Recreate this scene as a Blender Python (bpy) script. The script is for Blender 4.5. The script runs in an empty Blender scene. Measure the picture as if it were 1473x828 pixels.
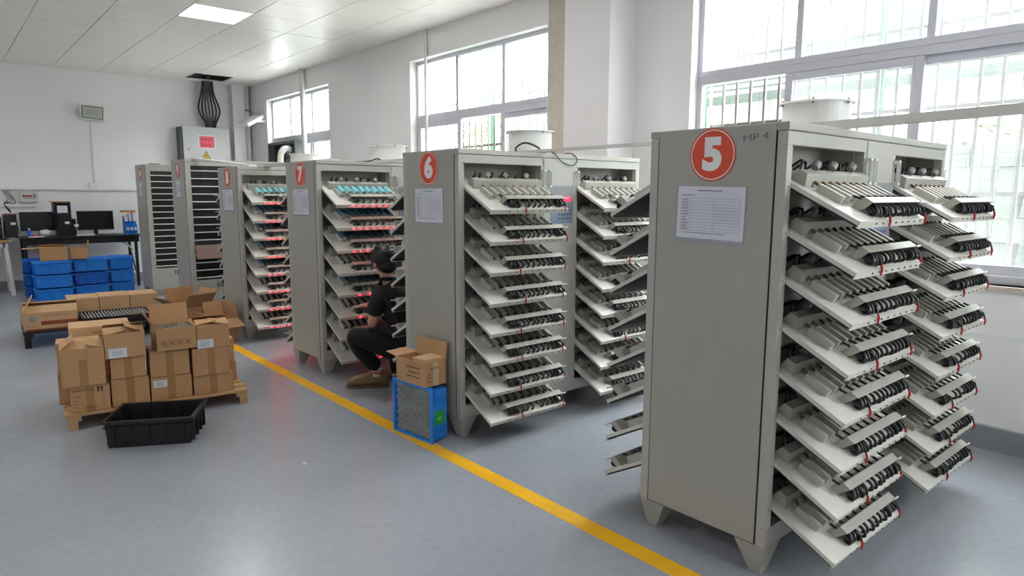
import bpy, bmesh, math, random
from mathutils import Vector, Matrix, Euler
random.seed(7)
R = math.radians
scene = bpy.context.scene
col = scene.collection

# ------------------------------------------------------------------ camera
cam_d = bpy.data.cameras.new('camera'); cam = bpy.data.objects.new('camera', cam_d); col.objects.link(cam)
cam_d.sensor_width = 36.0; cam_d.lens = 966.0 / 1473.0 * 36.0; cam_d.clip_start = 0.05; cam_d.clip_end = 300
def cam_matrix(yaw, pitch, roll, pos):
    f = Vector((math.sin(yaw)*math.cos(pitch), math.cos(yaw)*math.cos(pitch), -math.sin(pitch)))
    r = Vector((math.cos(yaw), -math.sin(yaw), 0)); d = f.cross(r)
    c, s = math.cos(roll), math.sin(roll)
    rr = r*c + d*s; dd = d*c - r*s
    m = Matrix((rr, -dd, -f)).transposed().to_4x4(); m.translation = pos
    return m
cam.matrix_world = cam_matrix(R(40.76), R(7.97), R(-0.2), Vector((0, 0, 1.5)))
scene.camera = cam

# ------------------------------------------------------------------ world, exposure
world = bpy.data.worlds.new('world'); scene.world = world; world.use_nodes = True
wb = world.node_tree.nodes['Background']; wb.inputs[0].default_value = (0.93, 0.97, 1.0, 1); wb.inputs[1].default_value = 10.0
scene.view_settings.view_transform = 'Standard'; scene.view_settings.look = 'None'
scene.view_settings.gamma = 1; scene.view_settings.use_curve_mapping = False
scene.view_settings.exposure = 1.42
LED_POWER = 7.5
scene.cycles.max_bounces = 10; scene.cycles.diffuse_bounces = 6; scene.cycles.transparent_max_bounces = 12
scene.cycles.use_denoising = True
scene.cycles.sample_clamp_indirect = 8.0

XW = 4.66                                    # inner face of the window wall
WIN = [(9.60, 12.05), (4.88, 7.36), (0.76, 3.25), (-3.40, -0.95), (-7.50, -5.05)]  # last two windows are unseen, added for more daylight
ZS, ZT, ZH = 0.98, 2.41, 3.12                # sill, transom, head
for (a, b) in WIN:
    ld = bpy.data.lights.new('window_portal', 'AREA'); lo = bpy.data.objects.new('window_portal', ld); col.objects.link(lo)
    ld.shape = 'RECTANGLE'; ld.size = b-a; ld.size_y = ZH-ZS; ld.cycles.is_portal = True
    lo.location = (XW+0.17, (a+b)/2, (ZS+ZH)/2); lo.rotation_euler = (R(90), 0, R(90))

# ------------------------------------------------------------------ materials
def s2l(c):
    c = c/255.0
    return c/12.92 if c <= 0.04045 else ((c+0.055)/1.055)**2.4
def rgb(r, g, b): return (s2l(r), s2l(g), s2l(b), 1)
MATS = {}
def mat(name, color, rough=0.5, metal=0.0, var=0.0, vscale=4.0, bump=0.0, bscale=60.0, spec=0.5, emit=None, estr=0.0, stretch=None, trans=0.0, coat=0.0):
    m = bpy.data.materials.new(name); m.use_nodes = True; nt = m.node_tree; b = nt.nodes['Principled BSDF']
    b.inputs['Base Color'].default_value = color; b.inputs['Roughness'].default_value = rough
    b.inputs['Metallic'].default_value = metal; b.inputs['Specular IOR Level'].default_value = spec
    b.inputs['Coat Weight'].default_value = coat
    if trans: b.inputs['Transmission Weight'].default_value = trans
    if var or bump:
        tc = nt.nodes.new('ShaderNodeTexCoord'); mp = nt.nodes.new('ShaderNodeMapping')
        nt.links.new(tc.outputs['Object'], mp.inputs[0])
        if stretch: mp.inputs['Scale'].default_value = stretch
    if var:
        n = nt.nodes.new('ShaderNodeTexNoise'); n.inputs['Scale'].default_value = vscale; n.inputs['Detail'].default_value = 5
        nt.links.new(mp.outputs[0], n.inputs[0])
        rp = nt.nodes.new('ShaderNodeValToRGB'); nt.links.new(n.outputs[0], rp.inputs[0])
        rp.color_ramp.elements[0].position = 0.3; rp.color_ramp.elements[1].position = 0.72
        rp.color_ramp.elements[0].color = tuple(x*(1-var) for x in color[:3])+(1,)
        rp.color_ramp.elements[1].color = tuple(min(1, x*(1+var*0.6)) for x in color[:3])+(1,)
        nt.links.new(rp.outputs[0], b.inputs['Base Color'])
    if bump:
        n2 = nt.nodes.new('ShaderNodeTexNoise'); n2.inputs['Scale'].default_value = bscale
        nt.links.new(mp.outputs[0], n2.inputs[0])
        bp = nt.nodes.new('ShaderNodeBump'); bp.inputs['Strength'].default_value = bump; bp.inputs['Distance'].default_value = 0.01
        nt.links.new(n2.outputs[0], bp.inputs['Height']); nt.links.new(bp.outputs[0], b.inputs['Normal'])
    if emit:
        b.inputs['Emission Color'].default_value = emit; b.inputs['Emission Strength'].default_value = estr
    MATS[name] = m
    return m
M = MATS
mat('cabinet_paint', rgb(172, 170, 161), 0.42, var=0.05, vscale=3)
mat('cabinet_paint_lit', rgb(182, 181, 173), 0.4, var=0.04, vscale=3)  # same cabinet paint, lightened for the stronger light on the fronts
mat('seam', (0.01, 0.01, 0.01, 1), 0.8)
mat('tray_paint', rgb(212, 210, 201), 0.42, var=0.09, vscale=9)
mat('underside_dark', rgb(34, 36, 36), 0.6, var=.3, vscale=18)
mat('tray_edge', rgb(204, 200, 189), 0.45)
mat('block_grey', rgb(170, 168, 158), 0.45, var=0.06, vscale=14)
mat('cradle_plastic', rgb(186, 184, 174), 0.5, var=0.08, vscale=14)
mat('groove_shade', rgb(74, 72, 68), 0.6)
mat('cable_black', (0.012, 0.012, 0.013, 1), 0.4)
mat('cable_grey', rgb(80, 80, 82), 0.5)
mat('pin_brass', rgb(120, 98, 70), 0.35, metal=0.7)
mat('chrome', rgb(190, 190, 190), 0.22, metal=1.0)
mat('red_plastic', rgb(182, 28, 36), 0.45)
mat('led_off', rgb(60, 58, 54), 0.4)
mat('led_red', rgb(255, 30, 40), 0.4, emit=(1.0, 0.003, 0.010, 1), estr=18.0)
mat('cell_teal', rgb(128, 196, 205), 0.35, var=0.05)
mat('cell_blue', rgb(70, 118, 140), 0.35, var=0.05)
mat('cell_grey', rgb(168, 173, 170), 0.35)
mat('cell_top', rgb(200, 202, 202), 0.25, metal=0.9)
mat('badge_red', rgb(226, 82, 52), 0.5)
mat('badge_white', rgb(240, 238, 236), 0.5)
mat('badge_faded', rgb(196, 92, 84), 0.55)
mat('paper', rgb(222, 222, 232), 0.5, var=0.03)
mat('sleeve_plastic', rgb(168, 170, 182), 0.25)
mat('ink', rgb(120, 120, 130), 0.8)
mat('ink_dark', rgb(45, 42, 40), 0.8)
mat('ink_red', rgb(160, 40, 45), 0.8)
mat('ink_carton', rgb(74, 54, 38), 0.85)
mat('ink_rust', rgb(150, 72, 50), 0.85)
mat('panel_blue', rgb(128, 138, 165), 0.4)
mat('panel_grey', rgb(140, 142, 146), 0.4)
mat('display_red', rgb(230, 20, 60), 0.4, emit=(1, 0.02, 0.10, 1), estr=.6)
mat('display_off', rgb(70, 30, 36), 0.3)
mat('keypad_ink', rgb(70, 80, 112), 0.5)
mat('white_paint', rgb(232, 232, 230), 0.45, var=0.03)
mat('wall_paint', rgb(236, 234, 235), 0.6, var=0.035, vscale=1.2, bump=0.05, bscale=40)
mat('plaster_raw', rgb(206, 196, 184), 0.8, var=0.10, vscale=14)
mat('skirting', rgb(140, 143, 148), 0.45, var=0.1, vscale=5)
mat('ceiling_tile', rgb(244, 240, 234), 0.34, var=0.02, spec=0.6)
mat('ceiling_void', rgb(52, 44, 38), 0.9)
mat('timber', rgb(176, 138, 96), 0.7, var=0.25, vscale=8, stretch=(1, 8, 8))
mat('timber_pallet', rgb(190, 152, 106), 0.7, var=0.22, vscale=6, stretch=(1, 9, 9))
mat('led_panel', rgb(255, 255, 255), 0.4, emit=(0.97, 0.98, 1.0, 1), estr=LED_POWER)
mat('alu', rgb(196, 195, 205), 0.38, metal=0.15)
mat('grille_white', rgb(120, 112, 110), 0.5)
mat('grille_rust', rgb(170, 148, 138), 0.6, var=0.2)
mat('fence_green', rgb(4, 62, 36), 0.5)
mat('yellow_paint', rgb(238, 178, 22), 0.42, var=0.12, vscale=5)
mat('black_plastic', (0.011, 0.011, 0.012, 1), 0.38)
mat('screen', (0.006, 0.006, 0.008, 1), 0.2)
mat('blue_plastic', rgb(34, 136, 232), 0.4, var=0.08, vscale=5)
mat('blue_plastic_dark', rgb(20, 104, 206), 0.42, var=0.08, vscale=5)
mat('green_label', rgb(40, 165, 60), 0.5)
mat('carton', rgb(190, 148, 104), 0.75, var=0.09, vscale=5, bump=0.06, bscale=25)
mat('carton_light', rgb(204, 166, 124), 0.75, var=0.08, vscale=5)
mat('carton_inner', rgb(206, 174, 138), 0.8, var=0.06)
mat('tape', rgb(166, 124, 78), 0.3)
mat('faded_board', rgb(158, 128, 118), 0.6, var=.08)
mat('tape_clear', rgb(206, 178, 140), 0.2, coat=0.5)
mat('plug_grey', rgb(150, 150, 148), 0.5)
mat('grey_box', rgb(196, 196, 194), 0.45)
mat('grey_box_dark', rgb(92, 94, 98), 0.5)
mat('sign_pink', rgb(232, 92, 110), 0.5, var=0.1)
mat('sign_yellow', rgb(222, 188, 28), 0.5)
mat('flood_glass', rgb(176, 182, 172), 0.25)
mat('flood_led', rgb(160, 165, 146), 0.35)
mat('skin', rgb(206, 158, 130), 0.55, var=0.04)
mat('hair', (0.008, 0.007, 0.007, 1), 0.45, bump=0.6, bscale=70)
mat('cloth_black', (0.010, 0.010, 0.012, 1), 0.85, bump=0.25, bscale=14)
mat('trouser_black', (0.007, 0.007, 0.008, 1), 0.9, bump=0.25, bscale=14)
mat('suede', rgb(128, 104, 76), 0.9, var=0.12, vscale=20)
mat('sole', rgb(92, 76, 58), 0.8)
mat('sock', rgb(206, 196, 190), 0.9)
mat('plastic_bag', rgb(220, 222, 226), 0.4)
mat('bottle_blue', rgb(40, 88, 190), 0.35)
mat('orange_tape', rgb(212, 168, 70), 0.5)
mat('tubing_white', rgb(214, 212, 206), 0.45)
mat('sill_stone', rgb(204, 190, 180), 0.6, var=0.16, vscale=12)
mat('table_white', rgb(218, 216, 212), 0.5)
mat('yard_concrete', rgb(190, 188, 182), 0.8, var=0.1)
mat('stone_wall', rgb(66, 69, 63), 0.9, var=0.45, vscale=3.5, bump=0.4, bscale=8)
mat('house_wall', rgb(226, 224, 216), 0.8, var=0.06)
mat('roof_sheet', rgb(38, 45, 40), 0.8, var=0.15)
mat('leaf_green', rgb(44, 66, 26), 0.6, var=0.35, vscale=3)
mat('leaf_yellow', rgb(82, 96, 18), 0.6, var=0.3, vscale=3)
mat('bark', rgb(92, 76, 60), 0.9)

def glass_mat():
    m = bpy.data.materials.new('dusty_haze_glass'); m.use_nodes = True; nt = m.node_tree; nt.nodes.clear()
    o = nt.nodes.new('ShaderNodeOutputMaterial')
    tr = nt.nodes.new('ShaderNodeBsdfTransparent'); tr.inputs[0].default_value = (0.93, 0.95, 0.94, 1)
    tl = nt.nodes.new('ShaderNodeBsdfTranslucent'); tl.inputs[0].default_value = (0.92, 0.94, 0.95, 1)  # translucent share stands for dust plus overexposure haze
    gl = nt.nodes.new('ShaderNodeBsdfGlossy'); gl.inputs['Roughness'].default_value = 0.05
    m1 = nt.nodes.new('ShaderNodeMixShader'); m2 = nt.nodes.new('ShaderNodeMixShader'); m2.inputs[0].default_value = 0.06
    tc = nt.nodes.new('ShaderNodeTexCoord'); n = nt.nodes.new('ShaderNodeTexNoise'); n.inputs['Scale'].default_value = 2.2
    mr = nt.nodes.new('ShaderNodeMapRange'); mr.inputs[3].default_value = 0.02; mr.inputs[4].default_value = 0.095
    nt.links.new(tc.outputs['Object'], n.inputs[0]); nt.links.new(n.outputs[0], mr.inputs[0]); nt.links.new(mr.outputs[0], m1.inputs[0])
    nt.links.new(tr.outputs[0], m1.inputs[1]); nt.links.new(tl.outputs[0], m1.inputs[2])
    nt.links.new(m1.outputs[0], m2.inputs[1]); nt.links.new(gl.outputs[0], m2.inputs[2]); nt.links.new(m2.outputs[0], o.inputs[0])
    MATS['dusty_haze_glass'] = m
glass_mat()

def floor_mat():
    m = bpy.data.materials.new('epoxy_floor'); m.use_nodes = True; nt = m.node_tree; b = nt.nodes['Principled BSDF']
    tc = nt.nodes.new('ShaderNodeTexCoord')
    n1 = nt.nodes.new('ShaderNodeTexNoise'); n1.inputs['Scale'].default_value = 0.9; n1.inputs['Detail'].default_value = 6
    n2 = nt.nodes.new('ShaderNodeTexNoise'); n2.inputs['Scale'].default_value = 26; n2.inputs['Detail'].default_value = 4
    mx = nt.nodes.new('ShaderNodeMix'); mx.data_type = 'FLOAT'; mx.inputs[0].default_value = 0.3
    rp = nt.nodes.new('ShaderNodeValToRGB')
    rp.color_ramp.elements[0].position = 0.30; rp.color_ramp.elements[0].color = rgb(138, 142, 150)
    rp.color_ramp.elements[1].position = 0.72; rp.color_ramp.elements[1].color = rgb(162, 165, 172)
    for n in (n1, n2): nt.links.new(tc.outputs['Object'], n.inputs[0])
    nt.links.new(n1.outputs[0], mx.inputs[2]); nt.links.new(n2.outputs[0], mx.inputs[3])
    nt.links.new(mx.outputs[0], rp.inputs[0])
    # scuff scratches: thin light streaks
    vo = nt.nodes.new('ShaderNodeTexNoise'); vo.inputs['Scale'].default_value = 3.0; vo.inputs['Detail'].default_value = 8; vo.inputs['Distortion'].default_value = 2.2
    mp = nt.nodes.new('ShaderNodeMapping'); mp.inputs['Scale'].default_value = (1.0, 4.0, 1); mp.inputs['Rotation'].default_value = (0, 0, 0.5)
    nt.links.new(tc.outputs['Object'], mp.inputs[0]); nt.links.new(mp.outputs[0], vo.inputs[0])
    r2 = nt.nodes.new('ShaderNodeValToRGB'); r2.color_ramp.elements[0].position = 0.70; r2.color_ramp.elements[1].position = 0.74
    r2.color_ramp.elements[0].color = (0, 0, 0, 1); r2.color_ramp.elements[1].color = (0.35, 0.35, 0.35, 1)
    nt.links.new(vo.outputs[0], r2.inputs[0])
    mc = nt.nodes.new('ShaderNodeMix'); mc.data_type = 'RGBA'; mc.inputs[7].default_value = rgb(205, 208, 211)
    nt.links.new(r2.outputs[0], mc.inputs[0]); nt.links.new(rp.outputs[0], mc.inputs[6]); nt.links.new(mc.outputs[2], b.inputs['Base Color'])
    mr = nt.nodes.new('ShaderNodeMapRange'); mr.inputs[3].default_value = 0.17; mr.inputs[4].default_value = 0.32
    nt.links.new(n1.outputs[0], mr.inputs[0]); nt.links.new(mr.outputs[0], b.inputs['Roughness'])
    bp = nt.nodes.new('ShaderNodeBump'); bp.inputs['Strength'].default_value = 0.05; bp.inputs['Distance'].default_value = 0.01
    nt.links.new(n2.outputs[0], bp.inputs['Height']); nt.links.new(bp.outputs[0], b.inputs['Normal'])
    MATS['epoxy_floor'] = m
floor_mat()

# ------------------------------------------------------------------ mesh helpers
class MB:
    def __init__(s): s.v = []; s.f = []; s.mi = []; s.mats = []; s.cur = 0; s.T = None; s.smooth = set()
    def use(s, name):
        if name not in s.mats: s.mats.append(name)
        s.cur = s.mats.index(name); return s
    def _add(s, vs, fs, sm=False):
        o = len(s.v)
        for p in vs:
            p = Vector(p)
            if s.T is not None: p = s.T @ p
            s.v.append(p)
        for f in fs:
            if sm: s.smooth.add(len(s.f))
            s.f.append([i+o for i in f]); s.mi.append(s.cur)
    def box(s, x0, x1, y0, y1, z0, z1):
        s._add([(x0,y0,z0),(x1,y0,z0),(x1,y1,z0),(x0,y1,z0),(x0,y0,z1),(x1,y0,z1),(x1,y1,z1),(x0,y1,z1)],
               [(0,3,2,1),(4,5,6,7),(0,1,5,4),(1,2,6,5),(2,3,7,6),(3,0,4,7)]); return s
    def hexa(s, p):      # 8 points: bottom ring then top ring
        s._add(p, [(0,3,2,1),(4,5,6,7),(0,1,5,4),(1,2,6,5),(2,3,7,6),(3,0,4,7)]); return s
    def quad(s, a, b, c, d): s._add([a,b,c,d], [(0,1,2,3)]); return s
    def prism(s, poly, y0, y1):   # poly in x,z extruded along y
        n = len(poly)
        s._add([(x,y0,z) for x,z in poly]+[(x,y1,z) for x,z in poly],
               [tuple(range(n)), tuple(range(2*n-1, n-1, -1))]+[(i, i+n, (i+1) % n+n, (i+1) % n) for i in range(n)]); return s
    def prism_x(s, poly, x0, x1):  # poly in y,z extruded along x
        n = len(poly)
        s._add([(x0,y,z) for y,z in poly]+[(x1,y,z) for y,z in poly],
               [tuple(range(n-1, -1, -1)), tuple(range(n, 2*n))]+[(i, (i+1) % n, (i+1) % n+n, i+n) for i in range(n)]); return s
    def cyl(s, p0, p1, r0, r1=None, n=12, caps=True):
        r1 = r0 if r1 is None else r1
        p0, p1 = Vector(p0), Vector(p1); d = (p1-p0).normalized()
        a = d.orthogonal().normalized(); b = d.cross(a)
        vs = []
        for p, r in ((p0, r0), (p1, r1)):
            for i in range(n):
                t = 2*math.pi*i/n; vs.append(p+a*(r*math.cos(t))+b*(r*math.sin(t)))
        s._add(vs, [(i, (i+1) % n, (i+1) % n+n, i+n) for i in range(n)], True)
        if caps: s._add(vs, [tuple(range(n-1, -1, -1)), tuple(range(n, 2*n))])
        return s
    def ring(s, c, r0, r1, z0, z1, n=32):   # vertical-axis hollow ring
        vs = []
        for r, z in ((r0,z0),(r1,z0),(r1,z1),(r0,z1)):
            for i in range(n):
                t = 2*math.pi*i/n; vs.append((c[0]+r*math.cos(t), c[1]+r*math.sin(t), z))
        fs = []
        for k in range(4):
            k2 = (k+1) % 4
            for i in range(n): fs.append((k*n+i, k*n+(i+1) % n, k2*n+(i+1) % n, k2*n+i))
        s._add(vs, fs); return s
    def tube(s, pts, r, n=6, closed=False):
        pts = [Vector(p) for p in pts]; m = len(pts); vs = []; a = None
        for i, p in enumerate(pts):
            d = (pts[min(i+1, m-1)]-pts[max(i-1, 0)]).normalized()
            if a is None: a = d.orthogonal().normalized()
            else:
                a = (a-d*a.dot(d))
                a = a.normalized() if a.length > 1e-6 else d.orthogonal().normalized()
            b = d.cross(a); rr = r[i] if isinstance(r, (list, tuple)) else r
            for k in range(n):
                t = 2*math.pi*k/n; vs.append(p+a*(rr*math.cos(t))+b*(rr*math.sin(t)))
        fs = [(i*n+k, i*n+(k+1) % n, (i+1)*n+(k+1) % n, (i+1)*n+k) for i in range(m-1) for k in range(n)]
        s._add(vs, fs, True); s._add(vs, [tuple(range(n-1, -1, -1)), tuple(range((m-1)*n, m*n))]); return s
    def ball(s, c, rx, ry=None, rz=None, nu=12, nv=8, fn=None):
        ry = rx if ry is None else ry; rz = rx if rz is None else rz
        vs = [(c[0], c[1], c[2]+rz)]
        for j in range(1, nv):
            ph = math.pi*j/nv
            for i in range(nu):
                t = 2*math.pi*i/nu; q = 1.0 if fn is None else fn(ph, t)
                vs.append((c[0]+rx*q*math.sin(ph)*math.cos(t), c[1]+ry*q*math.sin(ph)*math.sin(t), c[2]+rz*q*math.cos(ph)))
        vs.append((c[0], c[1], c[2]-rz)); e = len(vs)-1
        fs = [(0, 1+i, 1+(i+1) % nu) for i in range(nu)]
        for j in range(nv-2):
            for i in range(nu):
                a = 1+j*nu+i; b = 1+j*nu+(i+1) % nu; fs.append((a, a+nu, b+nu, b))
        o = 1+(nv-2)*nu
        fs += [(o+i, e, o+(i+1) % nu) for i in range(nu)]
        s._add(vs, fs, True); return s
    def mesh(s, name, default=None):
        me = bpy.data.meshes.new(name); me.from_pydata(s.v, [], s.f); me.update()
        for n in (s.mats or [default]): me.materials.append(M[n])
        me.polygons.foreach_set('material_index', s.mi)
        sm = [False]*len(s.f)
        for i in s.smooth: sm[i] = True
        me.polygons.foreach_set('use_smooth', sm)
        bm = bmesh.new(); bm.from_mesh(me); bmesh.ops.recalc_face_normals(bm, faces=bm.faces); bm.to_mesh(me); bm.free()
        return me
def link(name, me, parent=None, loc=(0,0,0), rot=(0,0,0), m=None):
    o = bpy.data.objects.new(name, me); col.objects.link(o)
    if m is not None: o.matrix_local = m
    else: o.location = loc; o.rotation_euler = rot
    if parent is not None: o.parent = parent
    return o
def tag(o, label=None, cat=None, group=None, kind=None):
    if label: o['label'] = label
    if cat: o['category'] = cat
    if group: o['group'] = group
    if kind: o['kind'] = kind
    return o
def empty(name, loc=(0,0,0), rot=(0,0,0), **k):
    o = bpy.data.objects.new(name, None); col.objects.link(o); o.location = loc; o.rotation_euler = rot
    o.empty_display_size = 0.1
    return tag(o, **k)
def part(name, mb, parent, matn=None, loc=(0,0,0), rot=(0,0,0), m=None, bev=0.0, label=None):
    o = link(name, mb.mesh(name, matn), parent, loc, rot, m)
    if bev: bevel(o, bev)
    if label: o['label'] = label
    return o
def bevel(o, w, seg=2):
    b = o.modifiers.new('bevel', 'BEVEL'); b.width = w; b.segments = seg; b.limit_method = 'ANGLE'; b.angle_limit = R(40)
def struct(name, mb, matn=None, parent=None, **k):
    o = link(name, mb.mesh(name, matn), parent)
    if parent is None: o['kind'] = 'structure'
    return tag(o, **k)
TXT = {}
def text_mesh(body, size, matn, bold=0.0):
    key = (body, size, matn, bold)
    if key in TXT: return TXT[key]
    cu = bpy.data.curves.new('text', 'FONT'); cu.body = body; cu.size = size; cu.align_x = 'CENTER'; cu.align_y = 'CENTER'
    cu.offset = bold*size; cu.extrude = 0.0006; cu.resolution_u = 4
    o = bpy.data.objects.new('text', cu); col.objects.link(o)
    me = bpy.data.meshes.new_from_object(o.evaluated_get(bpy.context.evaluated_depsgraph_get()))
    bpy.data.objects.remove(o); me.materials.clear(); me.materials.append(M[matn])
    TXT[key] = me; return me
def face_m(normal, at):
    if normal == '-x': cs = ((0,-1,0),(0,0,1),(-1,0,0))
    elif normal == '-y': cs = ((1,0,0),(0,0,1),(0,-1,0))
    elif normal == '+y': cs = ((-1,0,0),(0,0,1),(0,1,0))
    else: cs = ((1,0,0),(0,1,0),(0,0,1))
    m = Matrix([Vector(c) for c in cs]).transposed().to_4x4(); m.translation = Vector(at); return m
def bars_marks(mb, w, h, rows, seed, gap=0.35):
    """pseudo print: rows of little stroke clusters, too blurred in the photo to read"""
    rnd = random.Random(seed)
    rh = h/rows; cw = rh*(1-gap)
    for r in range(rows):
        y0 = h/2-(r+1)*rh+rh*gap/2; n = max(1, int(w/(cw*1.15)))
        for i in range(n):
            x0 = -w/2+i*cw*1.15
            for k in range(3):
                t = rnd.random()
                if t < 0.5: mb.box(x0+cw*0.05, x0+cw*0.92, y0+cw*(0.1+0.3*k), y0+cw*(0.24+0.3*k), 0, 0.0006)
                else: mb.box(x0+cw*(0.1+0.28*k), x0+cw*(0.24+0.28*k), y0+cw*0.05, y0+cw*0.95, 0, 0.0006)
    return mb

# ------------------------------------------------------------------ the room
X0, Y0, Y1, CZ = -6.0, -9.0, 12.90, 3.43
struct('floor', MB().box(X0, XW+0.2, Y0, Y1+0.2, -0.12, 0), 'epoxy_floor', label='grey epoxy floor with scuffs')
line = link('floor_line', MB().box(2.105, 2.198, -3.0, 4.55, 0, 0.0015).box(2.105, 2.198, 4.556, 11.9, 0, 0.0015).mesh('floor_line', 'yellow_paint'))
tag(line, 'yellow painted line running along the floor beside the cabinets', 'floor marking')
# wall with window openings
mb = MB()
ys = sorted(WIN)
prev = Y0
for a, b in ys:
    mb.box(XW, XW+0.2, prev, a, 0, 3.75); mb.box(XW, XW+0.2, a, b, 0, ZS); mb.box(XW, XW+0.2, a, b, ZH, 3.75); prev = b
mb.box(XW, XW+0.2, prev, Y1+0.2, 0, 3.75)
wr = struct('wall_right', mb, 'wall_paint', label='white window wall')
part('raw_plaster_strip', MB().box(XW-0.003, XW, 4.62, 4.878, 0.7, 3.43), wr, 'plaster_raw', label='bare beige plaster beside the middle window')
part('dado_line', MB().box(XW-0.012, XW, Y0, 12.8, 0.676, 0.69), wr, 'white_paint')
part('lower_panel', MB().box(XW-0.006, XW, Y0, 12.8, 0.15, 0.676), wr, 'wall_paint')
struct('wall_back', MB().box(X0, XW, Y1, Y1+0.2, 0, 3.75), 'wall_paint', label='white back wall')
struct('wall_left', MB().box(X0-0.2, X0, Y0, Y1+0.2, 0, 3.75), 'wall_paint')
struct('wall_front', MB().box(X0-0.2, XW+0.2, Y0-0.2, Y0, 0, 3.75), 'wall_paint')
struct('baseboard_right', MB().box(XW-0.014, XW, Y0, 12.7, 0, 0.14), 'skirting', label='grey painted skirting')
struct('baseboard_back', MB().box(X0, 4.3, Y1-0.012, Y1, 0, 0.14), 'skirting')
struct('pillar', MB().box(4.33, XW, 3.81, 4.33, 0, 3.75), 'wall_paint', label='square white pillar between the windows')
struct('pillar', MB().box(4.30, 4.51, 12.72, Y1, 0, 3.75), 'wall_paint', label='narrow white pillar in the far corner')
ceil = struct('ceiling', MB().box(X0-0.2, XW+0.2, Y0-0.2, Y1+0.2, 3.75, 3.9), 'ceiling_void', label='suspended ceiling of square metal tiles')
# ceiling tiles
P = 0.615; GX, GY = 2.245, 7.64
tile = MB(); g = 0.0022
tile.hexa([(g+.004,g+.004,0),(P-g-.004,g+.004,0),(P-g-.004,P-g-.004,0),(g+.004,P-g-.004,0),(g,g,.005),(P-g,g,.005),(P-g,P-g,.005),(g,P-g,.005)])
tile.box(g, P-g, g, P-g, .005, .012); tile_me = tile.mesh('tile', 'ceiling_tile')
field = MB()
lights = {(0, 0), (0, -5), (0, -10), (0, -16), (-6, 5), (-6, 0), (-6, -6), (-6, -12), (-11, -3)}  # all but the panel over the pallets are unseen, added for fill light
rnd = random.Random(3)
for i in range(-17, 4):
    for j in range(-28, 9):
        x, y = GX+i*P, GY+j*P
        if x < X0-0.5 or (i, j) in lights or (i, j) == (2, 7): continue
        x1 = min(x+P, XW); y1 = min(y+P, Y1)
        if x1-x < 0.05 or y1-y < 0.05: continue
        if i >= -3 and j >= -6 and x1-x > P-0.001 and y1-y > P-0.001:
            o = link('tile', tile_me, ceil, (x, y, CZ+rnd.uniform(-.0012, .0012)), (R(rnd.uniform(-.12, .12)), R(rnd.uniform(-.12, .12)), 0))
        elif i >= -3 and j >= -6:
            part('tile', MB().box(x+g, x1-g, y+g, y1-g, CZ, CZ+.012), ceil, 'ceiling_tile')
        else: field.box(x+g, x1-g, y+g, y1-g, CZ, CZ+.012)
part('tile_field', field, ceil, 'ceiling_tile')['kind'] = 'stuff'
part('timber_batten', MB().box(3.50, 4.06, 12.10, 12.24, 3.50, 3.56), ceil, 'timber', label='bare timber batten above the missing tile')
# T-bar grid backing closes the joints so that no void light leaks
gridb = MB()
for i in range(-17, 5):
    gridb.box(GX+i*P-.010, GX+i*P+.010, Y0, Y1, CZ+.013, CZ+.03)
for j in range(-28, 9):
    gridb.box(X0, XW, GY+j*P-.010, GY+j*P+.010, CZ+.013, CZ+.03)
part('ceiling_grid', gridb, ceil, 'ceiling_void')['kind'] = 'stuff'
for k, (i, j) in enumerate(sorted(lights)):
    x, y = GX+i*P, GY+j*P
    t = empty('ceiling_light', (x+P/2, y+P/2, CZ), label=('square white light panel glowing in the ceiling above the pallets' if (i, j) == (0, 0) else 'added unseen square white ceiling panel lamp %s' % {(0,-5): 'above cabinet six', (0,-10): 'above cabinet five', (0,-16): 'behind the camera', (-6,5): 'left of the desk', (-6,0): 'left of the pallets', (-6,-6): 'left of the camera', (-6,-12): 'behind and left of the camera', (-11,-3): 'near the left wall'}[(i, j)]), cat='ceiling light', group='light panels in the ceiling')
    h = P/2
    fr = MB().box(-h+g, h-g, -h+g, -h+.014, -.002, .02).box(-h+g, h-g, h-.014, h-g, -.002, .02).box(-h+g, -h+.014, -h+.014, h-.014, -.002, .02).box(h-.014, h-g, -h+.014, h-.014, -.002, .02)
    part('light_frame', fr, t, 'white_paint')
    part('diffuser', MB().box(-h+.014, h-.014, -h+.014, h-.014, .002, .012), t, 'led_panel')

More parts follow.
